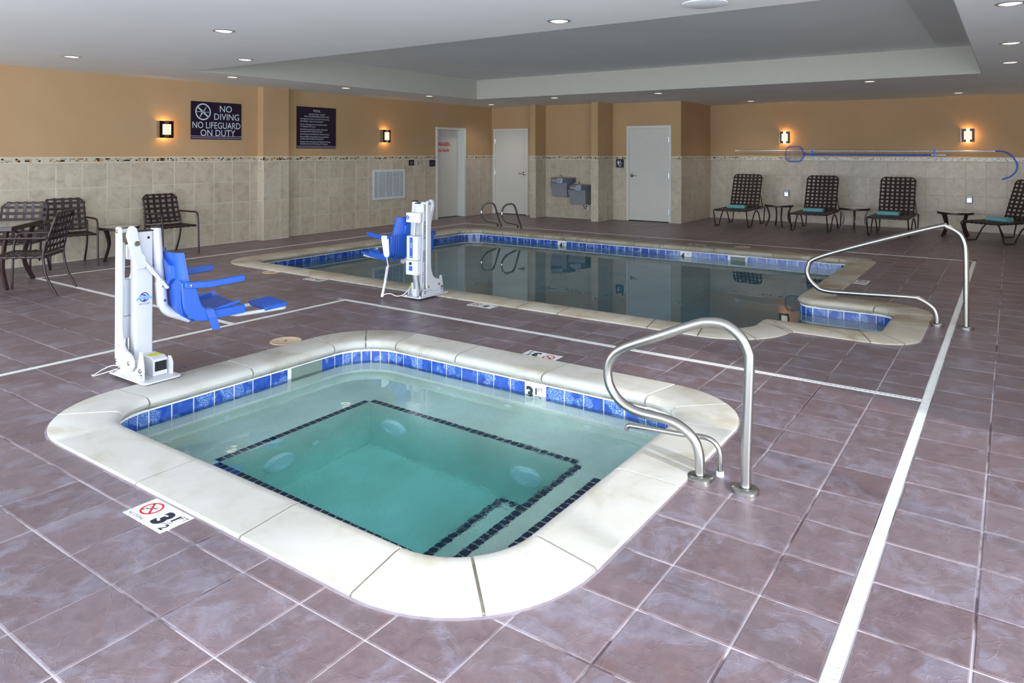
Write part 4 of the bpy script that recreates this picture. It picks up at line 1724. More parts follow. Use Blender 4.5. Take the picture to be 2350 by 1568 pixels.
pr_ = [(.563, 0), (.562, .062), (.592, .151), (.70, .220), (.808, .230), (1.246, .211), (1.525, .207), (1.63, .257), (1.690, .345), (1.686, .430), (1.62, .518), (1.247, .668), (.579, .899), (.481, .905), (.390, .853), (.350, .773), (.338, .66), (.335, .3), (.334, 0)]
mb = MB()
mb.tube(catmull([(0, y - .45, z) for y, z in pr_], 5), .0237, 18)
mb.build('rail', M['steel'], r_, ang=60)
flange(r_, 0, .563 - .45)
flange(r_, 0, .334 - .45)
lad = [(12.095, 0), (12.05, .09), (11.96, .125), (11.827, .152), (11.66, .19), (11.54, .27), (11.508, .36), (11.545, .47), (11.655, .532), (11.80, .542), (11.90, .525), (11.975, .455), (12.063, .28), (12.215, 0)]
for y, lab in ((8.80, 'left curved steel ladder rail at the far corner of the swimming pool'), (8.29, 'right curved steel ladder rail at the far corner of the swimming pool')):
    r_ = thing('ladder_rail', lab, 'ladder rail', (12.1, y, 0), 0, 'pool ladder rails')
    mb = MB()
    mb.tube(catmull([(x - 12.1, 0, z) for x, z in lad], 5), .021, 14)
    mb.build('rail', M['chrome'], r_, ang=60)
    mb = MB()
    mb.lathe([(.042, 0), (.042, .010), (.024, .016)], 18, c=(-.005, 0, 0))
    mb.build('flange', M['chrome'], r_)
    mb = MB()
    mb.lathe([(.042, 0), (.042, .010), (.024, .016)], 18, c=(.115, 0, 0))
    mb.build('flange', M['chrome'], r_)

# ------------------------------------------------------------------ pool lifts
def make_lift(label):
    """local: x towards the water, y to the lift's left (the seat side), z up"""
    R_ = thing('pool_lift', label, 'pool lift', (0, 0, 0), 0)
    W = M['white']

    def rrect(x0, x1, y0, y1, r, n=5):
        out = []
        for cx_, cy_, a0 in ((x1 - r, y1 - r, 0), (x0 + r, y1 - r, PI / 2), (x0 + r, y0 + r, PI), (x1 - r, y0 + r, 1.5 * PI)):
            for k in range(n + 1):
                a = a0 + (PI / 2) * k / n
                out.append((cx_ + r * math.cos(a), cy_ + r * math.sin(a)))
        return out
    flat = lambda u, v, w: (u, v, w)
    side = lambda u, v, w: (u, w, v)
    front = lambda u, v, w: (w, u, v)

    mb = MB()
    mb.prism(rrect(-.25, .245, -.135, .135, .03), flat, 0.001, .013)
    bp = mb.build('base_plate', W, R_, bevel=.003)
    mb = MB()
    for x, y in ((-.20, -.10), (-.20, .10)):
        mb.lathe([(.016, 0), (.016, .010), (.010, .014), (0, .014)], 6, c=(x, y, .013))
    mb.build('anchor_bolts', M['chrome'], bp)
    # side brackets: low rail with a tall front tab
    for s_, top in ((-1, .205), (1, .135)):
        mb = MB()
        y = .100 * s_
        mb.prism([(-.17, .012), (.175, .012), (.175, .10), (.150, top), (.125, top), (.095, .085), (-.12, .085), (-.17, .055)], side, y - .006, y + .006)
        b = mb.build('side_bracket', W, R_, bevel=.002)
        mb = MB()
        for x, z in ((.145, .078), (-.14, .055)):
            mb.lathe([(.017, 0), (.016, .008), (.009, .009), (.008, .016), (0, .016)], 12, mat=Matrix.Translation((x, y + s_ * .006, z)) @ Matrix.Rotation(-s_ * PI / 2, 4, 'X'))
        mb.build('bracket_bolts', M['chrome'], b)
        if s_ < 0:
            mb = MB()
            fn = lambda u, v: (u, y - .0075, v)
            bar2d(mb, fn, .135, .048, .162, .048, .010)
            bar2d(mb, fn, .135, .032, .162, .032, .003)
            bar2d(mb, fn, .140, .026, .158, .026, .003)
            mb.build('maker_plate', M['bluelabel'], b, smooth=False)
    # actuator cover with black end panel and yellow label
    mb = MB()
    mb.prism([(-.14, .013), (.135, .013), (.135, .125), (.10, .142), (-.14, .142)], side, -.015, .088)
    bx = mb.build('actuator_cover', W, R_, bevel=.006)
    mb = MB()
    mb.box(.1355, .138, -.005, .080, .045, .112)
    mb.build('end_panel', M['black'], bx, bevel=.004)
    mb = MB()
    mb.box(.02, .085, -.010, .080, .1425, .1435)
    mb.build('warning_label', M['yellow'], bx, smooth=False)
    # mast
    mb = MB()
    mb.prism(rrect(-.10, -.03, -.058, .072, .012), flat, .05, 1.0)
    mast = mb.build('mast', W, R_)
    mb = MB()
    mb.prism(rrect(-.104, -.026, -.062, .076, .012), flat, 1.0, 1.008)
    mb.build('mast_cap', M['black'], mast)
    mb = MB()
    mb.lathe([(.010, 0), (0, .0006)], 14, mat=Matrix.Translation((-.0298, .038, .955)) @ Matrix.Rotation(PI / 2, 4, 'Y'))
    mb.build('bolt_hole', M['black'], mast)
    # round emblem with ribbon on the front of the mast
    fn = lambda u, v: (-.0285, .008 + u, .535 + v)
    fb = lambda u, v: (-.0278, .008 + u, .535 + v)
    mb = MB()
    ring2d(mb, fn, 0, .004, .034, .027, 28)
    bar2d(mb, fn, -.018, .026, .014, .012, .010)
    bar2d(mb, fn, -.008, -.022, .010, -.012, .014)
    mb.build('emblem_disc', M['purpleink'], mast, smooth=False)
    mb = MB()
    bar2d(mb, fb, -.040, .002, .040, .002, .020)
    mb.add([fb(-.058, -.018), fb(-.040, -.012), fb(-.036, .006), fb(-.050, .002)], [(0, 1, 2, 3)])
    mb.add([fb(.058, -.018), fb(.040, -.012), fb(.036, .006), fb(.050, .002)], [(0, 1, 2, 3)])
    em = mb.build('emblem_ribbon', plain('pale_blue_ink', srgb(120, 170, 235), .5) if 'pale' not in M else M['pale'], mast, smooth=False)
    mb = MB()
    text_mb(mb, 'LIFT CORP', .016, fb, x=0, y=-.048)
    mb.build('emblem_lettering', M['purpleink'], mast, smooth=False)
    # L shaped lifting plate on the right hand side
    P = [(-.135, 1.02), (-.130, 1.035), (-.112, 1.042), (-.092, 1.038), (-.078, 1.02), (-.072, .90), (-.070, .34), (-.060, .28), (-.035, .225), (.0, .195), (.04, .185), (.075, .170), (.095, .135), (.092, .095), (.068, .066), (.03, .058), (-.02, .062), (-.06, .070), (-.075, .085), (-.095, .075), (-.125, .085), (-.140, .12)]
    mb = MB()
    mb.prism(P, side, -.140, -.118)
    lp = mb.build('lifting_plate', W, R_, bevel=.003)
    mb = MB()
    for x, z in ((-.106, 1.010), (-.118, .115), (.055, .122)):
        mb.lathe([(.015, 0), (.014, .006), (.007, .007), (.006, .010), (0, .010)], 12, mat=Matrix.Translation((x, -.140, z)) @ Matrix.Rotation(PI / 2, 4, 'X'))
    mb.build('pivot_bolts', M['chrome'], lp)
    mb = MB()
    mb.tube([(.055, -.12, .122), (.055, -.06, .122)], .016, 12)
    mb.tube([(-.106, -.12, 1.010), (-.106, -.035, 1.010)], .015, 12)
    mb.build('pivot_pins', W, lp)
    # lettered link bar, set just inside the plate
    mb = MB()
    mb.prism([(-.185, .13), (-.178, .11), (-.155, .10), (-.138, .115), (-.128, .14), (-.105, .90), (-.112, .925), (-.135, .93), (-.15, .91)], side, -.098, -.086)
    lb = mb.build('link_bar', W, R_, bevel=.002)

    def down(u, v):
        # u runs down the bar, v to the reader's right of the rotated line
        z = .86 - u
        return (-.152 - (z - .5) * -.045 + v + .004, -.0992, z)
    mb = MB()
    text_mb(mb, 'SUPERIOR', .040, down, 'LEFT', 0.04, -.006, stretch=1.12)
    text_mb(mb, 'SERIES', .040, down, 'LEFT', .355, -.006, stretch=1.12)
    mb.build('lettering', M['blackink'], lb, smooth=False)
    mb = MB()
    text_mb(mb, 'Lift Corp', .032, down, 'LEFT', .585, -.004, stretch=1.0)
    mb.build('script_lettering', M['purpleink'], lb, smooth=False)
    # upper knuckle and diagonal brace
    K = [(-.050, .985), (-.030, 1.04), (.0, 1.05), (.030, 1.03), (.055, .93), (.075, .86), (.110, .83), (.112, .765), (.10, .745), (.04, .742), (.02, .76)]
    fk = lambda u, v, w: (w, -.085 + u * .78, v)
    mb = MB()
    mb.prism(K, fk, -.028, .012)
    kn = mb.build('upper_knuckle', W, R_, bevel=.006)
    mb = MB()
    mb.lathe([(.020, 0), (.018, .010), (.010, .011), (0, .011)], 12, mat=Matrix.Translation((.012, -.067, .925)) @ Matrix.Rotation(PI / 2, 4, 'Y'))
    mb.build('knuckle_bolt', M['chrome'], kn)
    mb = MB()
    mb.tube([(.0, -.012, .80), (.002, .165, .585)], [.021, .018], 4)
    mb.build('diagonal_brace', W, R_, bevel=.003)
    # seat tube down the left side
    tp_ = fillet([(-.055, .104, 1.02), (-.05, .138, .56), (-.045, .150, .42), (.0, .33, .335)], [0, .3, .13, 0], 8)
    mb = MB()
    mb.tube(tp_, .034, 20)
    st = mb.build('seat_tube', W, R_, ang=60)
    mb = MB()
    mb.lathe([(.0355, 0), (.0355, .008), (.03, .012), (0, .012)], 20, c=(-.055, .104, 1.018))
    mb.build('tube_cap', M['black'], st)
    mb = MB()
    mb.tube([(-.051, .133, .63), (-.047, .147, .455)], .0385, 20)
    mb.build('tube_sleeve', W, st)
    mb = MB()
    for z, y in ((.495, .146), (.60, .135)):
        mb.lathe([(.011, 0), (.010, .006), (0, .006)], 12, mat=Matrix.Translation((-.010, y, z)) @ Matrix.Rotation(PI / 2, 4, 'Y'))
    mb.build('tube_bolts', M['chrome'], st)
    # rear: control box, head box, ram
    mb = MB()
    mb.prism(rrect(-.235, -.145, -.085, .085, .018), flat, .245, .40)
    cb = mb.build('battery_box', M['boxgrey'], R_, bevel=.004)
    fr_ = lambda u, v: (-.2362, -u, v)
    mb = MB()
    bar2d(mb, fr_, -.030, .315, .018, .315, .050)
    mb.build('blue_label', M['bluelabel'], cb, smooth=False)
    mb = MB()
    mb.lathe([(.017, 0), (.016, .010), (0, .012)], 16, mat=Matrix.Translation((-.2355, .006, .368)) @ Matrix.Rotation(-PI / 2, 4, 'Y'))
    mb.build('key_knob', M['black'], cb)
    mb = MB()
    mb.prism(rrect(-.228, -.145, -.080, .080, .018), flat, .403, .66)
    cb2 = mb.build('control_box', M['boxgrey'], R_, bevel=.004)
    fr2 = lambda u, v: (-.2292, -u, v)
    mb = MB()
    bar2d(mb, fr2, -.006, .425, -.006, .648, .044)
    mb.build('blue_label', M['bluelabel'], cb2, smooth=False)
    fr3 = lambda u, v: (-.2300, -u, v)
    mb = MB()
    for k in range(5):
        bar2d(mb, fr3, -.017, .585 - k * .012, .003 + .004 * (k % 2), .585 - k * .012, .005)
    bar2d(mb, fr3, -.018, .440, .004, .440, .007)
    mb.build('label_print', M['whiteink'], cb2, smooth=False)
    mb = MB()
    mb.prism(rrect(-.175, -.105, -.055, .135, .016), flat, .80, .905)
    hb = mb.build('head_box', M['offwhite'], R_, bevel=.005)
    mb = MB()
    fh = lambda u, v: (-.1765, .105 - u, .853 + v)
    ring2d(mb, fh, 0, 0, .024, 0, 24)
    mb.build('round_badge', M['bluelabel'], hb, smooth=False)
    mb = MB()
    fh2 = lambda u, v: (-.1772, .105 - u, .853 + v)
    for k in range(4):
        bar2d(mb, fh2, -.010, .012 - k * .008, .010, .012 - k * .008, .003)
    mb.build('badge_print', M['whiteink'], hb, smooth=False)
    mb = MB()
    mb.tube([(-.185, .0, .66), (-.150, .02, .80)], .018, 14)
    mb.tube([(-.190, -.02, .245), (-.170, -.03, .075)], .032, 16)
    mb.build('lift_ram', M['alu'], R_)
    mb = MB()
    mb.box(-.215, -.16, -.055, .0, .013, .095)
    mb.build('ram_foot', W, R_, bevel=.006)
    # ---- seat
    c0 = Vector((0.0, .215, 0))
    ea, eb = Vector((.977, -.216, 0)), Vector((.216, .977, 0))
    S = lambda a, b, z: tuple(c0 + ea * a + eb * b + Vector((0, 0, z)))
    # bucket: swept profile with dished section
    prof = fillet([(-.055, 0, .845), (-.02, 0, .55), (-.005, 0, .372), (.20, 0, .385), (.385, 0, .425)], [0, .5, .13, .4, 0], 7)
    nn_ = len(prof)
    na = 12
    fr_v, bk_v, faces = [], [], []
    for i, q in enumerate(prof):
        f_ = i / (nn_ - 1)
        hw = .255
        if q.z > .70:
            hw = .255 - .055 * ((q.z - .70) / .145) ** 2.5
        d_ = (prof[min(i + 1, nn_ - 1)] - prof[max(i - 1, 0)]).normalized()
        nb_ = Vector((-d_.z, 0, d_.x))  # towards the sitter
        if nb_.z < 0 and nb_.x < 0:
            nb_ = -nb_
        for k in range(na + 1):
            a = -1 + 2 * k / na
            lift = .045 * abs(a) ** 3
            b_, z_ = q.x + nb_.x * lift, q.z + nb_.z * lift
            fr_v.append(S(a * hw, b_ + nb_.x * .010, z_ + nb_.z * .010))
            bk_v.append(S(a * hw, b_ - nb_.x * .010, z_ - nb_.z * .010))
    N = len(fr_v)
    w_ = na + 1
    for i in range(nn_ - 1):
        for k in range(na):
            q = i * w_ + k
            faces.append((q, q + 1, q + 1 + w_, q + w_))
            faces.append((q + N, q + w_ + N, q + 1 + w_ + N, q + 1 + N))
        faces.append((i * w_, i * w_ + w_, i * w_ + w_ + N, i * w_ + N))
        faces.append((i * w_ + na, i * w_ + na + N, i * w_ + w_ + na + N, i * w_ + w_ + na))
    for k in range(na):
        faces.append((k, k + N, k + 1 + N, k + 1))
        q = (nn_ - 1) * w_ + k
        faces.append((q, q + 1, q + 1 + N, q + N))
    mb = MB()
    mb.add(fr_v + bk_v, faces)
    seat = mb.build('seat_shell', M['blueplastic'], R_, ang=50)
    # ribs and mounting block on the back of the shell
    mb = MB()
    for sgn in (-1, 1):
        mb.prism([(sgn * .02, .60), (sgn * .13, .66), (sgn * .13, .76), (sgn * .02, .80)], lambda u, v, w: S(u, w - .075 + (.70 - v) * .12, v), 0.0, .045)
    mb.build('mounting_block', M['blueplastic'], seat, bevel=.006)
    for sgn in (-1, 1):
        for off_ in (.185, .215):
            mb = MB()
            mb.tube([S(sgn * off_, -.030, .66), S(sgn * off_, -.030, .52), S(sgn * off_, -.012, .41), S(sgn * off_, .06, .362)], .007, 6)
            mb.build('rib', M['blueplastic'], seat)
    mb = MB()
    mb.add([S(a * .20, b, z + .019) for a, b, z in ((-1, .10, .388), (1, .10, .388), (1, .375, .425), (-1, .375, .425), (-1, .11, .392), (1, .11, .392))] + [S(a * .20, b, z + .010) for a, b, z in ((-1, .10, .388), (1, .10, .388), (1, .375, .425), (-1, .375, .425))], [(0, 1, 2, 3), (0, 1, 7, 6), (1, 2, 8, 7), (2, 3, 9, 8), (3, 0, 6, 9)])
    mb.v = mb.v[:4] + mb.v[6:]
    mb.f = [tuple(i if i < 4 else i - 2 for i in f) for f in mb.f]
    mb.build('seat_pad', M['blueplastic'], seat, smooth=False)
    # L shaped side frames and arms
    LP = fillet([(-.045, 0, .655), (-.02, 0, .36), (.40, 0, .385), (.40, 0, .445), (.10, 0, .43), (.045, 0, .655)], [0, .14, .012, .012, .10, 0], 6)
    LP = [(q.x, q.z) for q in LP]
    for sgn in (-1, 1):
        mb = MB()
        mb.prism(LP, lambda u, v, w: S(sgn * .275 + w, u, v), -.016, .016)
        sf = mb.build('side_frame', M['blueplastic'], R_, bevel=.005)
        mb = MB()
        mb.prism([(-.03, .617), (.13, .605), (.37, .622), (.385, .635), (.385, .660), (.37, .668), (.14, .652), (-.03, .660)], lambda u, v, w: S(sgn * .312 + w, u, v), -.019, .019)
        ar = mb.build('armrest', M['blueplastic'], R_, bevel=.006)
        mb = MB()
        p0 = Vector(S(sgn * .332, .005, .634))
        q4 = Matrix.Translation(p0) @ (ea * sgn).to_track_quat('Z', 'Y').to_matrix().to_4x4()
        mb.lathe([(.010, 0), (.009, .004), (0, .005)], 12, mat=q4)
        mb.build('arm_bolt', M['chrome'], ar)
    # belt: lap strap with a loose end hanging at the near side
    mb = MB()
    mb.ribbon([S(.18, .10, .46), S(.262, .13, .452), S(.297, .14, .445), S(.302, .16, .39), S(.304, .185, .30)], eb, .055, .004)
    mb.build('belt_strap', M['blueplastic'], R_, smooth=False)
    # footrest
    mb = MB()
    fp = [S(-.15, .60, .375), S(.17, .60, .375), S(.17, .78, .392), S(-.15, .78, .392)]
    mb.add(fp + [(x, y, z - .03) for x, y, z in fp], [(0, 1, 2, 3), (7, 6, 5, 4), (0, 4, 5, 1), (1, 5, 6, 2), (2, 6, 7, 3), (3, 7, 4, 0)])
    fo = mb.build('footrest', M['blueplastic'], R_, bevel=.006)
    mb = MB()
    for k in range(9):
        a = -.13 + k * .034
        mb.ribbon([S(a, .615, .3775), S(a, .765, .3915)], ea, .012, .003)
    mb.build('footrest_grip', M['blueplastic'], fo, smooth=False)
    mb = MB()
    mb.tube(fillet([S(.15, .28, .375), S(.15, .40, .345), S(.15, .775, .345), S(-.13, .775, .345), S(-.13, .40, .345), S(-.13, .28, .375)], [0, .06, .03, .03, .06, 0], 5), .014, 12)
    mb.build('footrest_tube', W, R_, ang=60)
    return R_


lift = make_lift('white pool lift with a blue seat standing at the hot tub coping, seat facing right')
lift.location = (2.63, 4.97, 0.018)
lift.rotation_euler = (0, 0, -PI / 2)
L2POS, L2R = (5.895, 5.28, 0.018), math.radians(1)
lift2 = dup(lift, L2POS, L2R, 'white pool lift with a blue seat at the swimming pool edge, handset on its armrest')
# shim under the plates where they straddle deck and coping is the coping itself; loose cable by the first lift
mb = MB()
mb.tube(catmull([(-.12, -.09, .055), (-.20, -.12, .06), (-.27, -.15, .03), (-.33, -.185, -.011), (-.335, -.20, -.012), (-.30, -.20, -.011), (-.24, -.16, .01), (-.15, -.10, .045)], 8), .0032, 8)
mb.build('cable', M['offwhite'], lift, ang=60)
inv = (Matrix.Translation(L2POS) @ Matrix.Rotation(L2R, 4, 'Z')).inverted()


def w2(u, v, dd):
    """a point on the ray through photo point (u, v) at depth dd, in the second lift's own frame"""
    r = (u - 1175) / 1640 * dd
    p_ = fwd * dd + Vector((math.sin(TH), -math.cos(TH), 0)) * r
    return inv @ Vector((p_.x, p_.y, EYE - (v - 350) / 1640 * dd))


# hand control on the armrest of the second lift, with coiled lead
D2 = 7.75
hx, ex_, ez = w2(886, 566, D2), Vector((math.cos(PI), 0, 0)), Vector((0, 0, 1))
lat = (inv.to_3x3() @ Vector((math.sin(TH), -math.cos(TH), 0))).normalized()
dep = (inv.to_3x3() @ fwd).normalized()
mb = MB()
out_ = [(-.034, .115), (.034, .115), (.040, .09), (.034, -.02), (.030, -.095), (.018, -.118), (-.018, -.118), (-.030, -.095), (-.034, -.02), (-.040, .09)]
mb.prism(out_, lambda u, v, w: tuple(hx + lat * (u + v * -.10) + dep * w + ez * v), -.016, .016)
hs = mb.build('handset', M['offwhite'], lift2, bevel=.006)
mb = MB()
mb.prism([(-.022, .055), (.022, .055), (.018, -.085), (-.018, -.085)], lambda u, v, w: tuple(hx + lat * (u + v * -.10) + dep * w + ez * v), -.0185, -.0165)
mb.build('keypad', M['boxgrey'], hs, smooth=False)
mb = MB()
cl = [w2(888, 590, D2), w2(890, 604, D2), w2(891.5, 612, D2)]
mb.tube(catmull(cl, 5), .005, 8)
a_, b_ = w2(890, 612, D2), w2(885, 645, D2)
coil = []
for k in range(12 * 14 + 1):
    f_ = k / (12 * 14)
    an = 2 * PI * f_ * 14
    coil.append(a_.lerp(b_, f_) + lat * .013 * math.cos(an) + dep * .013 * math.sin(an))
mb.tube(coil, .0042, 6)
b2_ = w2(877.5, 682, 7.72)
mb.tube([b_, (b_ + b2_) / 2, b2_], [.013, .014, .016], 10)
ca = [b2_, w2(884, 676, 7.7), w2(898, 675, 7.7), w2(910, 680, 7.7), w2(925, 678, 7.7), w2(936, 668, 7.75), w2(942, 660, 7.8)]
mb.tube(catmull(ca, 5), .005, 8)
mb.build('coiled_lead', M['offwhite'], lift2, ang=60)
mb = MB()
mb.tube([w2(941, 661, 7.78), w2(953, 653, 7.82)], [.012, .008], 8)
mb.build('lead_plug', M['yellow'], lift2)

# ------------------------------------------------------------------ strap furniture
def strap_between(P0, P1, wdir, nrm, w, r, sag, weave, n=9, wraps=True):
    """vinyl strap from tube axis point P0 to P1, wrapped round both tubes of radius r"""
    P0, P1, nrm = Vector(P0), Vector(P1), Vector(nrm).normalized()
    d = (P1 - P0).normalized()
    path = []
    R_ = r + .0035
    if wraps:
        for k in range(6):
            a = PI * 1.25 - k * (PI * .75) / 5
            path.append(P0 - d * (R_ * math.sin(a - PI / 2) * -1) * 0 + d * (-R_ * math.sin(a)) * -1 * 0 + nrm * (R_ * -math.cos(a)) * -1 * 0 + P0 * 0)
        path = []
        for k in range(6):
            a = -PI * .45 + k * (PI * .95) / 5     # from below, round the outside, to the top
            path.append(P0 - d * R_ * math.cos(a) + nrm * R_ * math.sin(a))
    a0, a1 = P0 + nrm * R_, P1 + nrm * R_
    for k in range(1, n):
        f = k / n
        path.append(a0.lerp(a1, f) + nrm * (sag * (4 * f * (1 - f)) + weave * math.sin(f * PI * n)))
    if wraps:
        for k in range(6):
            a = PI * .5 - k * (PI * .95) / 5
            path.append(P1 + d * R_ * math.cos(a) + nrm * R_ * math.sin(a))
    mb = MB()
    mb.ribbon(path, wdir, w, .0035)
    return mb


def make_chair(label):
    """patio arm chair; local x = the way it faces, origin on the floor"""
    R_ = thing('patio_chair', label, 'chair', (0, 0, 0), 0, 'brown strap patio chairs')
    B = M['bronze']
    r = .0125
    hw = .262
    mb = MB()
    s_ = fillet([(-.24, hw, .425), (.24, hw, .435), (.24, -hw, .435), (-.24, -hw, .425)], [0, .05, .05, 0], 5)
    mb.tube(s_ + [Vector((-.24, -hw + .001, .425))], r, 8)
    mb.tube([(-.24, hw, .425), (-.24, -hw, .425)], r, 8)
    mb.build('seat_frame', B, R_, ang=60)
    # back loop
    bl = fillet([(-.255, hw, .475), (-.285, hw, .62), (-.375, hw, .90), (-.375, -hw, .90), (-.285, -hw, .62), (-.255, -hw, .475)], [0, .4, .075, .075, .4, 0], 6)
    mb = MB()
    mb.tube(bl, r, 8)
    mb.tube([(-.256, hw, .48), (-.256, -hw, .48)], r, 8)
    mb.build('back_frame', B, R_, ang=60)
    for sg in (1, -1):
        y = sg * (hw + .022)
        mb = MB()
        mb.tube(fillet([(-.275, y, .60), (-.245, y, .44), (-.275, y, .22), (-.385, y, .0)], [0, .3, .4, 0], 6), r + .001, 8)
        mb.build('leg', B, R_, ang=60)
        mb = MB()
        mb.tube(fillet([(-.285, y, .635), (.235, y, .640), (.262, y, .50)], [0, .07, 0], 6), r + .001, 8)
        mb.build('armrest', B, R_, ang=60)
        mb = MB()
        mb.tube([(.262, y, .50), (.275, y, .20), (.280, y, .0)], r + .001, 8)
        mb.build('leg', B, R_, ang=60)
    T = M['strap']
    for k in range(6):
        y = -hw + (k + .5) * 2 * hw / 6
        strap_between((-.24, y, .425), (.24, y, .435), (0, 1, 0), (0, 0, 1), .040, r, -.012, .003).build('strap', T, R_, smooth=False)
    for k in range(6):
        x = -.215 + k * .083
        strap_between((x, -hw, .43), (x, hw, .43), (1, 0, 0), (0, 0, 1), .040, r, -.012, -.003).build('strap', T, R_, smooth=False)
    bn = Vector((.95, 0, .31)).normalized()

    def bx(z):
        return -.256 - (.029 * (z - .48) / .14 if z < .62 else .029 + .09 * (z - .62) / .28)
    for k in range(5):
        y = -hw + .02 + (k + .5) * (2 * hw - .04) / 5
        strap_between((bx(.48), y, .48), (bx(.90), y, .90), (0, 1, 0), bn, .040, r, -.018, .003).build('strap', T, R_, smooth=False)
    for k in range(5):
        z = .535 + k * .077
        strap_between((bx(z), -hw, z), (bx(z), hw, z), (-.3, 0, .95), bn, .036, r, -.018, -.003).build('strap', T, R_, smooth=False)
    return R_


ch = make_chair('brown strap patio chair nearest the camera, back turned, at the pale table')
ch.location = (3.45, 9.00, .001)
ch.rotation_euler = (0, 0, math.atan2(.67, -.74))
dup(ch, (4.60, 10.70, .001), -PI / 2 - .18, 'brown strap patio chair against the wall between the pale table and round side table')
dup(ch, (6.05, 10.66, .001), -PI / 2 - .02, 'brown strap patio chair alone by the wall behind the near pool lift')
dup(ch, (3.80, 10.36, .001), math.atan2(-.76, -.65), 'brown strap patio chair behind the pale table at the left edge, straps catching window light')


def round_table(label, loc, r=.255, h=.47, top='glass_top', rz=.3):
    R_ = thing('side_table', label, 'side table', loc, rz, 'round side tables')
    mb = MB()
    mb.lathe([(r - .012, h - .004), (r, h - .004), (r + .004, h - .03), (r, h - .045), (r - .014, h - .045), (r - .012, h - .004)], 36, caps=False)
    mb.build('rim', M['bronze'], R_)
    mb = MB()
    mb.lathe([(r - .011, h - .012), (r - .011, h - .005), (0, h - .005)], 36)
    mb.build('table_top', M[top], R_)
    for k in range(4):
        a = k * PI / 2
        ca, sa = math.cos(a), math.sin(a)
        mb = MB()
        pts_ = catmull([(ca * q, sa * q, z) for q, z in ((r - .035, h - .04), (r - .085, h - .18), (r - .09, h - .30), (r - .02, 0.0))], 5)
        mb.ribbon(pts_, (-sa, ca, 0), .024, .034)
        mb.build('leg', M['bronze'], R_, ang=50)
    return R_


round_table('round brown side table against the left wall beside the near lift top', (5.28, 10.72, .001), .27, .49)
round_table('round brown side table between the first two loungers from the left', (15.95, 4.12, .001), .29, .47, rz=.5)
round_table('round brown side table between the second and third loungers from the left', (15.95, 2.63, .001), .29, .47, rz=.2)
round_table('round brown side table behind the loop of the right handrail', (16.0, .88, .001), .30, .47, rz=.75)

# square patio table with pale top
R_ = thing('patio_table', 'square brown patio table with a pale top at the left edge', 'table', (3.335, 9.91, .001), math.atan2(.65, -.76), 'patio table')
a_ = .45
mb = MB()
for b in ((-a_, a_, -a_, -a_ + .03), (-a_, a_, a_ - .03, a_), (-a_, -a_ + .03, -a_ + .03, a_ - .03), (a_ - .03, a_, -a_ + .03, a_ - .03)):
    mb.box(b[0], b[1], b[2], b[3], .672, .722)
mb.build('rim', M['bronze'], R_, bevel=.004)
mb = MB()
mb.box(-a_ + .028, a_ - .028, -a_ + .028, a_ - .028, .700, .719)
mb.build('table_top', M['glass_top'], R_, smooth=False)
for sx_ in (-1, 1):
    for sy_ in (-1, 1):
        mb = MB()
        q = (a_ - .06) * .97
        d_ = Vector((sx_, sy_, 0)).normalized()
        mb.ribbon(catmull([(sx_ * q, sy_ * q, .675), (sx_ * (q - .06), sy_ * (q - .06), .42), (sx_ * (q - .07), sy_ * (q - .07), .22), (sx_ * (q + .0), sy_ * (q + .0), 0)], 5), (-d_.y, d_.x, 0), .030, .045)
        lg = mb.build('leg', M['bronze'], R_, ang=50)
        mb = MB()
        mb.tube([(sx_ * (q - .06), sy_ * (q - .06), .50), (sx_ * (q - .20), sy_ * (q - .20), .68)], .010, 8)
        mb.build('brace', M['bronze'], lg)


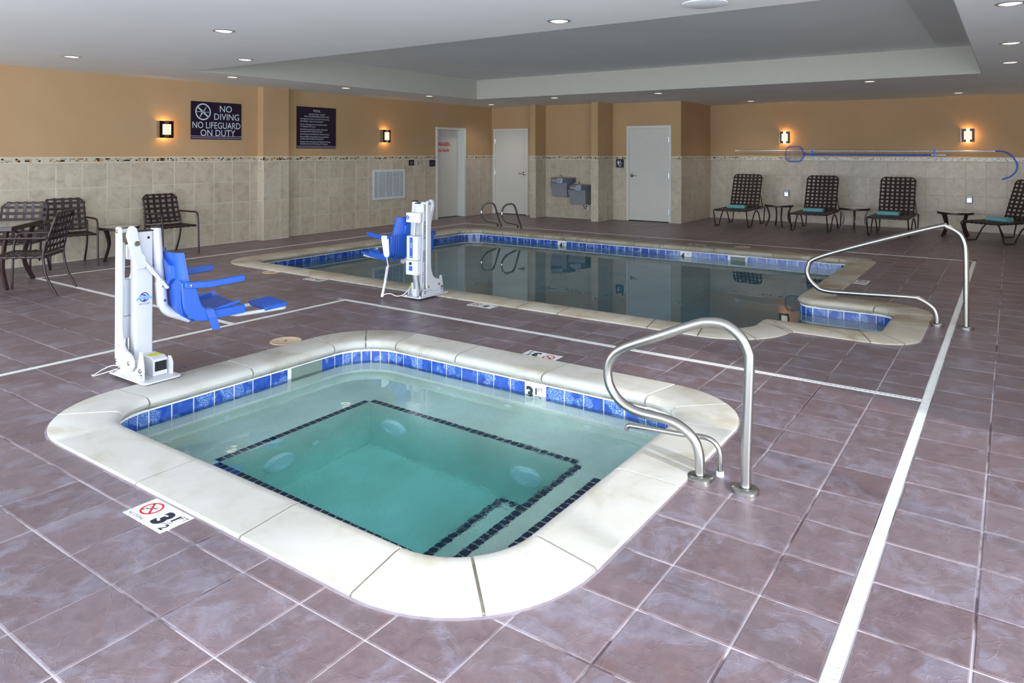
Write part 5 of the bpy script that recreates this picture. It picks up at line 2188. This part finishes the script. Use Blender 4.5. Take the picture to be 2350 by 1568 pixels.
def make_lounger(label):
    """chaise: local +x towards the head end, origin on the floor under its middle"""
    R_ = thing('lounger', label, 'lounger', (0, 0, 0), 0, 'brown strap loungers')
    B, T = M['bronze'], M['strap']
    r, hw, H = .014, .335, .355
    mb = MB()
    mb.tube(fillet([(.66, hw, H), (-.80, hw, H), (-.80, -hw, H), (.66, -hw, H)], [0, .07, .07, 0], 6), r, 8)
    mb.tube([(.30, hw, H), (.30, -hw, H)], r, 8)
    mb.tube([(.66, hw, H), (.66, -hw, H)], r, 8)
    mb.build('seat_frame', B, R_, ang=60)
    for sg in (1, -1):
        y = sg * (hw + .012)
        mb = MB()
        mb.tube(fillet([(-.79, y, H - .01), (-.65, y, .012), (-.40, y, .012), (-.20, y, .26), (-.02, y, H - .025), (.18, y, .26), (.34, y, .012), (.60, y, .012), (.70, y, H)], [0, .04, .04, .5, .16, .5, .04, .04, 0], 5), .0125, 8)
        mb.build('leg', B, R_, ang=60)
    # raised back
    ang = math.radians(66)
    bd = Vector((math.cos(ang), 0, math.sin(ang)))
    bn = Vector((-math.sin(ang), 0, math.cos(ang)))
    L = .78
    h0 = Vector((.30, 0, H + .012))
    P = lambda u, y: tuple(h0 + bd * u + Vector((0, y, 0)))
    bw = hw - .03
    mb = MB()
    mb.tube(fillet([P(0, bw), P(L, bw), P(L, -bw), P(0, -bw)], [0, .07, .07, 0], 6), r, 8)
    mb.tube([P(0.0, bw), P(0.0, -bw)], r, 8)
    mb.build('back_frame', B, R_, ang=60)
    for sg in (1, -1):
        mb = MB()
        p0 = Vector(P(.30, sg * (bw + .016)))
        mb.tube([p0, (.62, sg * (bw + .016), H + .01)], .008, 6)
        mb.tube([(.62, sg * (bw + .016), H + .01), (.40, sg * (bw + .016), H - .03)], .008, 6)
        mb.build('back_support', B, R_)
    for k in range(6):
        y = -bw + (k + 1) * 2 * bw / 7
        strap_between(P(0, y), P(L, y), (0, 1, 0), bn, .042, r, -.010, .003).build('strap', T, R_, smooth=False)
        strap_between((-.80, y, H), (.30, y, H), (0, 1, 0), (0, 0, 1), .042, r, -.012, .003).build('strap', T, R_, smooth=False)
    for k in range(9):
        u = .055 + k * .081
        strap_between(P(u, -bw), P(u, bw), tuple(bd), bn, .038, r, -.010, -.003).build('strap', T, R_, smooth=False)
    for k in range(12):
        x = -.745 + k * .089
        strap_between((x, -hw, H), (x, hw, H), (1, 0, 0), (0, 0, 1), .042, r, -.014, -.003).build('strap', T, R_, smooth=False)
    return R_


lg = make_lounger('brown strap lounger nearest the wall corner, first from the left')
LP_ = [((15.86, 4.92), .02), ((15.84, 3.33), .0), ((15.80, 1.90), -.02), ((15.68, .02), -.60)]
lg.location = (*LP_[0][0], .001)
lg.rotation_euler = (0, 0, LP_[0][1])
LL = ['', 'brown strap lounger, second from the left along the lounge wall', 'brown strap lounger, third from the left along the lounge wall', 'brown strap lounger at the right edge, turned side on behind the handrail']
for (p_, a), lab in list(zip(LP_, LL))[1:]:
    dup(lg, (*p_, .001), a, lab)
# towels on the seats
TL = ['folded aqua towel on the first lounger from the left', 'folded aqua towel on the second lounger from the left', 'folded aqua towel on the third lounger from the left', 'folded aqua towel on the lounger at the right edge']
TPOS = [(-.20, .02), (-.14, .03), (-.10, .08), (-.28, .0)]
TW = None
for (p_, a), (tx, ty), lab in zip(LP_, TPOS, TL):
    if TW is None:
        mb = MB()
        sec = []
        for k in range(20):
            q = 2 * PI * k / 20
            c_, s_ = math.cos(q), math.sin(q)
            sec.append((.105 * abs(c_) ** .55 * (1 if c_ > 0 else -1), .040 * abs(s_) ** .55 * (1 if s_ > 0 else -1)))
        vs, fs = [], []
        ln = 14
        for i in range(ln + 1):
            y = -.19 + .38 * i / ln
            e = 1 - .10 * abs(2 * i / ln - 1) ** 6
            for (x, z) in sec:
                vs.append((x * e + .003 * math.sin(i * 1.7), y, (z * e + .040) + .002 * math.sin(i * 2.3 + x * 30)))
        for i in range(ln):
            for k in range(20):
                k2 = (k + 1) % 20
                fs.append((i * 20 + k, i * 20 + k2, (i + 1) * 20 + k2, (i + 1) * 20 + k))
        fs.append(tuple(range(20))[::-1])
        fs.append(tuple(ln * 20 + k for k in range(20)))
        mb.add(vs, fs)
        # folded layers seen on the side, and the woven band
        for z in (.030, .052):
            mb.ribbon([(-.1065, -.185, z), (-.1075, 0, z), (-.1065, .185, z)], (0, 0, 1), .004, .003)
        mb.box(-.1085, .107, -.10, -.075, .036, .0415)
        mb.box(-.107, .107, -.10, -.075, .0795, .0815)
        o = mb.build('towel', M['towel'])
        TW = o.data
    else:
        o = bpy.data.objects.new('towel', TW)
        COL.objects.link(o)
    q = Vector((p_[0], p_[1], 0)) + Matrix.Rotation(a, 3, 'Z') @ Vector((tx, ty, 0))
    o.location = (q.x, q.y, .362)
    o.rotation_euler = (0, 0, a)
    tag(o, lab, 'towel', 'aqua towels on the loungers')

# ------------------------------------------------------------------ drinking fountains
def fountain(label, y, ztop, bh):
    """on the alcove wall; local -x = into the room"""
    R_ = thing('drinking_fountain', label, 'fountain', (AX - .010, y, ztop), 0, 'wall drinking fountains')
    w = .285
    mb = MB()
    top = fillet([(0, -w, 0), (-.20, -w, 0), (-.42, -w + .13, 0), (-.47, 0, 0), (-.42, w - .13, 0), (-.20, w, 0), (0, w, 0)], [0, .06, .08, .2, .08, .06, 0], 5)
    top = [(q.x, q.y) for q in top]
    fl_ = lambda u, v, z: (u, v, z)
    mb.prism(top, fl_, -.13, -.012)
    mb.build('basin_band', M['fountain_dark'], R_, bevel=.004, ang=50)
    mb = MB()
    n = len(top)
    c_ = Vector((-.22, 0))
    ins = [Vector(q).lerp(c_, .10) for q in top]
    vs = [(q[0], q[1], -.012) for q in top] + [(q.x, q.y, .0) for q in ins] + [(c_.x + (q.x - c_.x) * .55, c_.y + (q.y - c_.y) * .55, -.035) for q in ins]
    fs = [(i, (i + 1) % n, (i + 1) % n + n, i + n) for i in range(n)] + [(i + n, (i + 1) % n + n, (i + 1) % n + 2 * n, i + 2 * n) for i in range(n)] + [tuple(range(2 * n, 3 * n))]
    mb.add(vs, fs)
    mb.build('basin', M['chrome'], R_)
    mb = MB()
    mb.add([(-.36, -.235, -.13), (-.36, .235, -.13), (-.27, .20, -.13 - bh), (-.27, -.20, -.13 - bh), (0, -.235, -.13), (0, .235, -.13), (0, .20, -.13 - bh), (0, -.20, -.13 - bh)],
           [(0, 1, 2, 3), (4, 5, 6, 7), (0, 1, 5, 4), (1, 2, 6, 5), (2, 3, 7, 6), (3, 0, 4, 7)])
    bd = mb.build('cabinet', M['fountain'], R_, bevel=.006)
    mb = MB()
    mb.prism(fillet([(-.11, -.03, 0), (.11, -.03, 0), (.11, .03, 0), (-.11, .03, 0), (-.11, -.029, 0)], [0, .02, .02, .02, 0], 4) and [(-.10, -.024), (.10, -.024), (.115, 0), (.10, .024), (-.10, .024), (-.115, 0)], lambda u, v, z: (-.470 - z + abs(u) * .10, u, -.072 + v), -.004, .006)
    mb.build('push_bar', M['fountain'], R_, smooth=False)
    mb = MB()
    for k in range(4):
        mb.box(-.17, -.06, -w - .002, -w + .004, -.100 + k * .022, -.090 + k * .022)
    mb.build('side_louvres', M['black'], R_, smooth=False)
    mb = MB()
    mb.tube(fillet([(-.16, .03, -.01), (-.16, .03, .05), (-.21, .02, .065)], [0, .02, 0], 4), [.016] * 3 + [.012] * 4, 10)
    mb.lathe([(.024, 0), (.018, .02), (.012, .024)], 14, c=(-.16, .03, -.012))
    mb.build('bubbler', M['chrome'], R_)
    return R_


fountain('upper grey wall drinking fountain, the left one of the pair in the alcove', 8.86, .985, .335)
fountain('lower grey wall drinking fountain, the right one half hidden by the pilaster', 8.36, .830, .345)
R_ = thing('power_socket', 'white wall socket with a black plug and cord under the lower fountain', 'socket', (AX - .011, 8.27, .285))
mb = MB()
mb.box(-.006, 0, -.04, .04, -.06, .06)
mb.build('cover_plate', M['offwhite'], R_, bevel=.002)
mb = MB()
mb.box(-.032, -.006, -.014, .014, .005, .035)
mb.tube(catmull([(-.025, 0, .01), (-.035, .01, -.05), (-.03, .05, -.02), (-.03, .12, .06), (-.03, .20, .08)], 5), .006, 8)
mb.build('plug_cord', M['black'], R_)
for y, lab in ((4.25, 'covered grey wall socket on the lounge wall left of the second lounger'), (.70, 'covered grey wall socket on the lounge wall above the right side table')):
    R_ = thing('covered_socket', lab, 'socket', (BX - .011, y, .645), 0, 'covered wall sockets')
    mb = MB()
    mb.box(-.045, 0, -.055, .055, -.078, .085)
    mb.build('housing', M['fountain'], R_, bevel=.006)
    mb = MB()
    mb.box(-.056, -.045, -.042, .042, -.06, .035)
    mb.build('hinged_cover', M['alu'], R_, bevel=.004)
    mb = MB()
    mb.tube([(-.05, -.03, -.066), (-.05, .03, -.066)], .006, 8)
    mb.build('latch', M['alu'], R_)

# ------------------------------------------------------------------ pole tools on the lounge wall
PXW = BX - .06
R_ = thing('rescue_hook', 'long silver pole ending in a blue rescue hook, mounted on the lounge wall', 'rescue hook', (PXW, 0, 1.632))
mb = MB()
mb.tube([(0, 5.40, 0), (0, .27, -.008)], .016, 12)
mb.build('pole', M['alu'], R_, ang=60)
mb = MB()
mb.tube([(0, 5.43, 0), (0, 5.33, 0)], .019, 12)
mb.build('end_cap', M['offwhite'], R_)
mb = MB()
mb.tube(catmull([(0, .29, -.008), (0, .16, -.012), (0, .05, -.06), (0, -.04, -.16), (0, -.085, -.28), (0, -.065, -.40), (0, .02, -.50), (0, .16, -.565)], 6), .0125, 10)
mb.build('hook', M['bluepole'], R_, ang=60)
R_ = thing('leaf_net', 'blue pole leaf skimmer net mounted below the rescue pole on the lounge wall', 'pool net', (PXW - .02, 4.06, 1.555))
mb = MB()
mb.tube([(0, -.17, 0), (0, -2.74, -.012)], .016, 12)
mb.build('pole', M['bluepole'], R_, ang=60)
mb = MB()
mb.tube([(0, -2.70, -.012), (0, -2.96, -.014)], .019, 12)
mb.tube([(0, -2.70, -.012), (0, -2.76, -.012)], .023, 12)
mb.build('grip', M['alu'], R_)
NP = fillet([(0, -.215, 0), (0, -.12, .17), (0, .20, .18), (0, .20, -.18), (0, -.12, -.17), (0, -.215, -.005)], [0, .09, .11, .11, .09, 0], 6)
mb = MB()
mb.tube(NP, .010, 8)
mb.build('net_frame', M['bluepole'], R_, ang=60)
mb = MB()
q = [tuple(p_) for p_ in NP]
mb.add(q, [tuple(range(len(q)))])
mb.build('net_mesh', M['net'], R_, smooth=False)
for y, lab in ((3.69, 'blue double pole hanger on the lounge wall near the net'), (1.31, 'blue double pole hanger on the lounge wall near the net grip')):
    R_ = thing('pole_hanger', lab, 'wall hook', (BX, y, 1.595), 0, 'blue pole hangers')
    mb = MB()
    mb.box(-.008, 0, -.016, .016, -.10, .085)
    mb.build('back_plate', M['bluepole'], R_, bevel=.002)
    for z, x in ((.016, -.06), (-.062, -.085)):
        mb = MB()
        mb.tube(fillet([(-.004, 0, z - .01), (x - .03, 0, z - .01), (x - .03, 0, z + .04)], [0, .02, 0], 5), .006, 8)
        mb.build('hook_arm', M['bluepole'], R_)
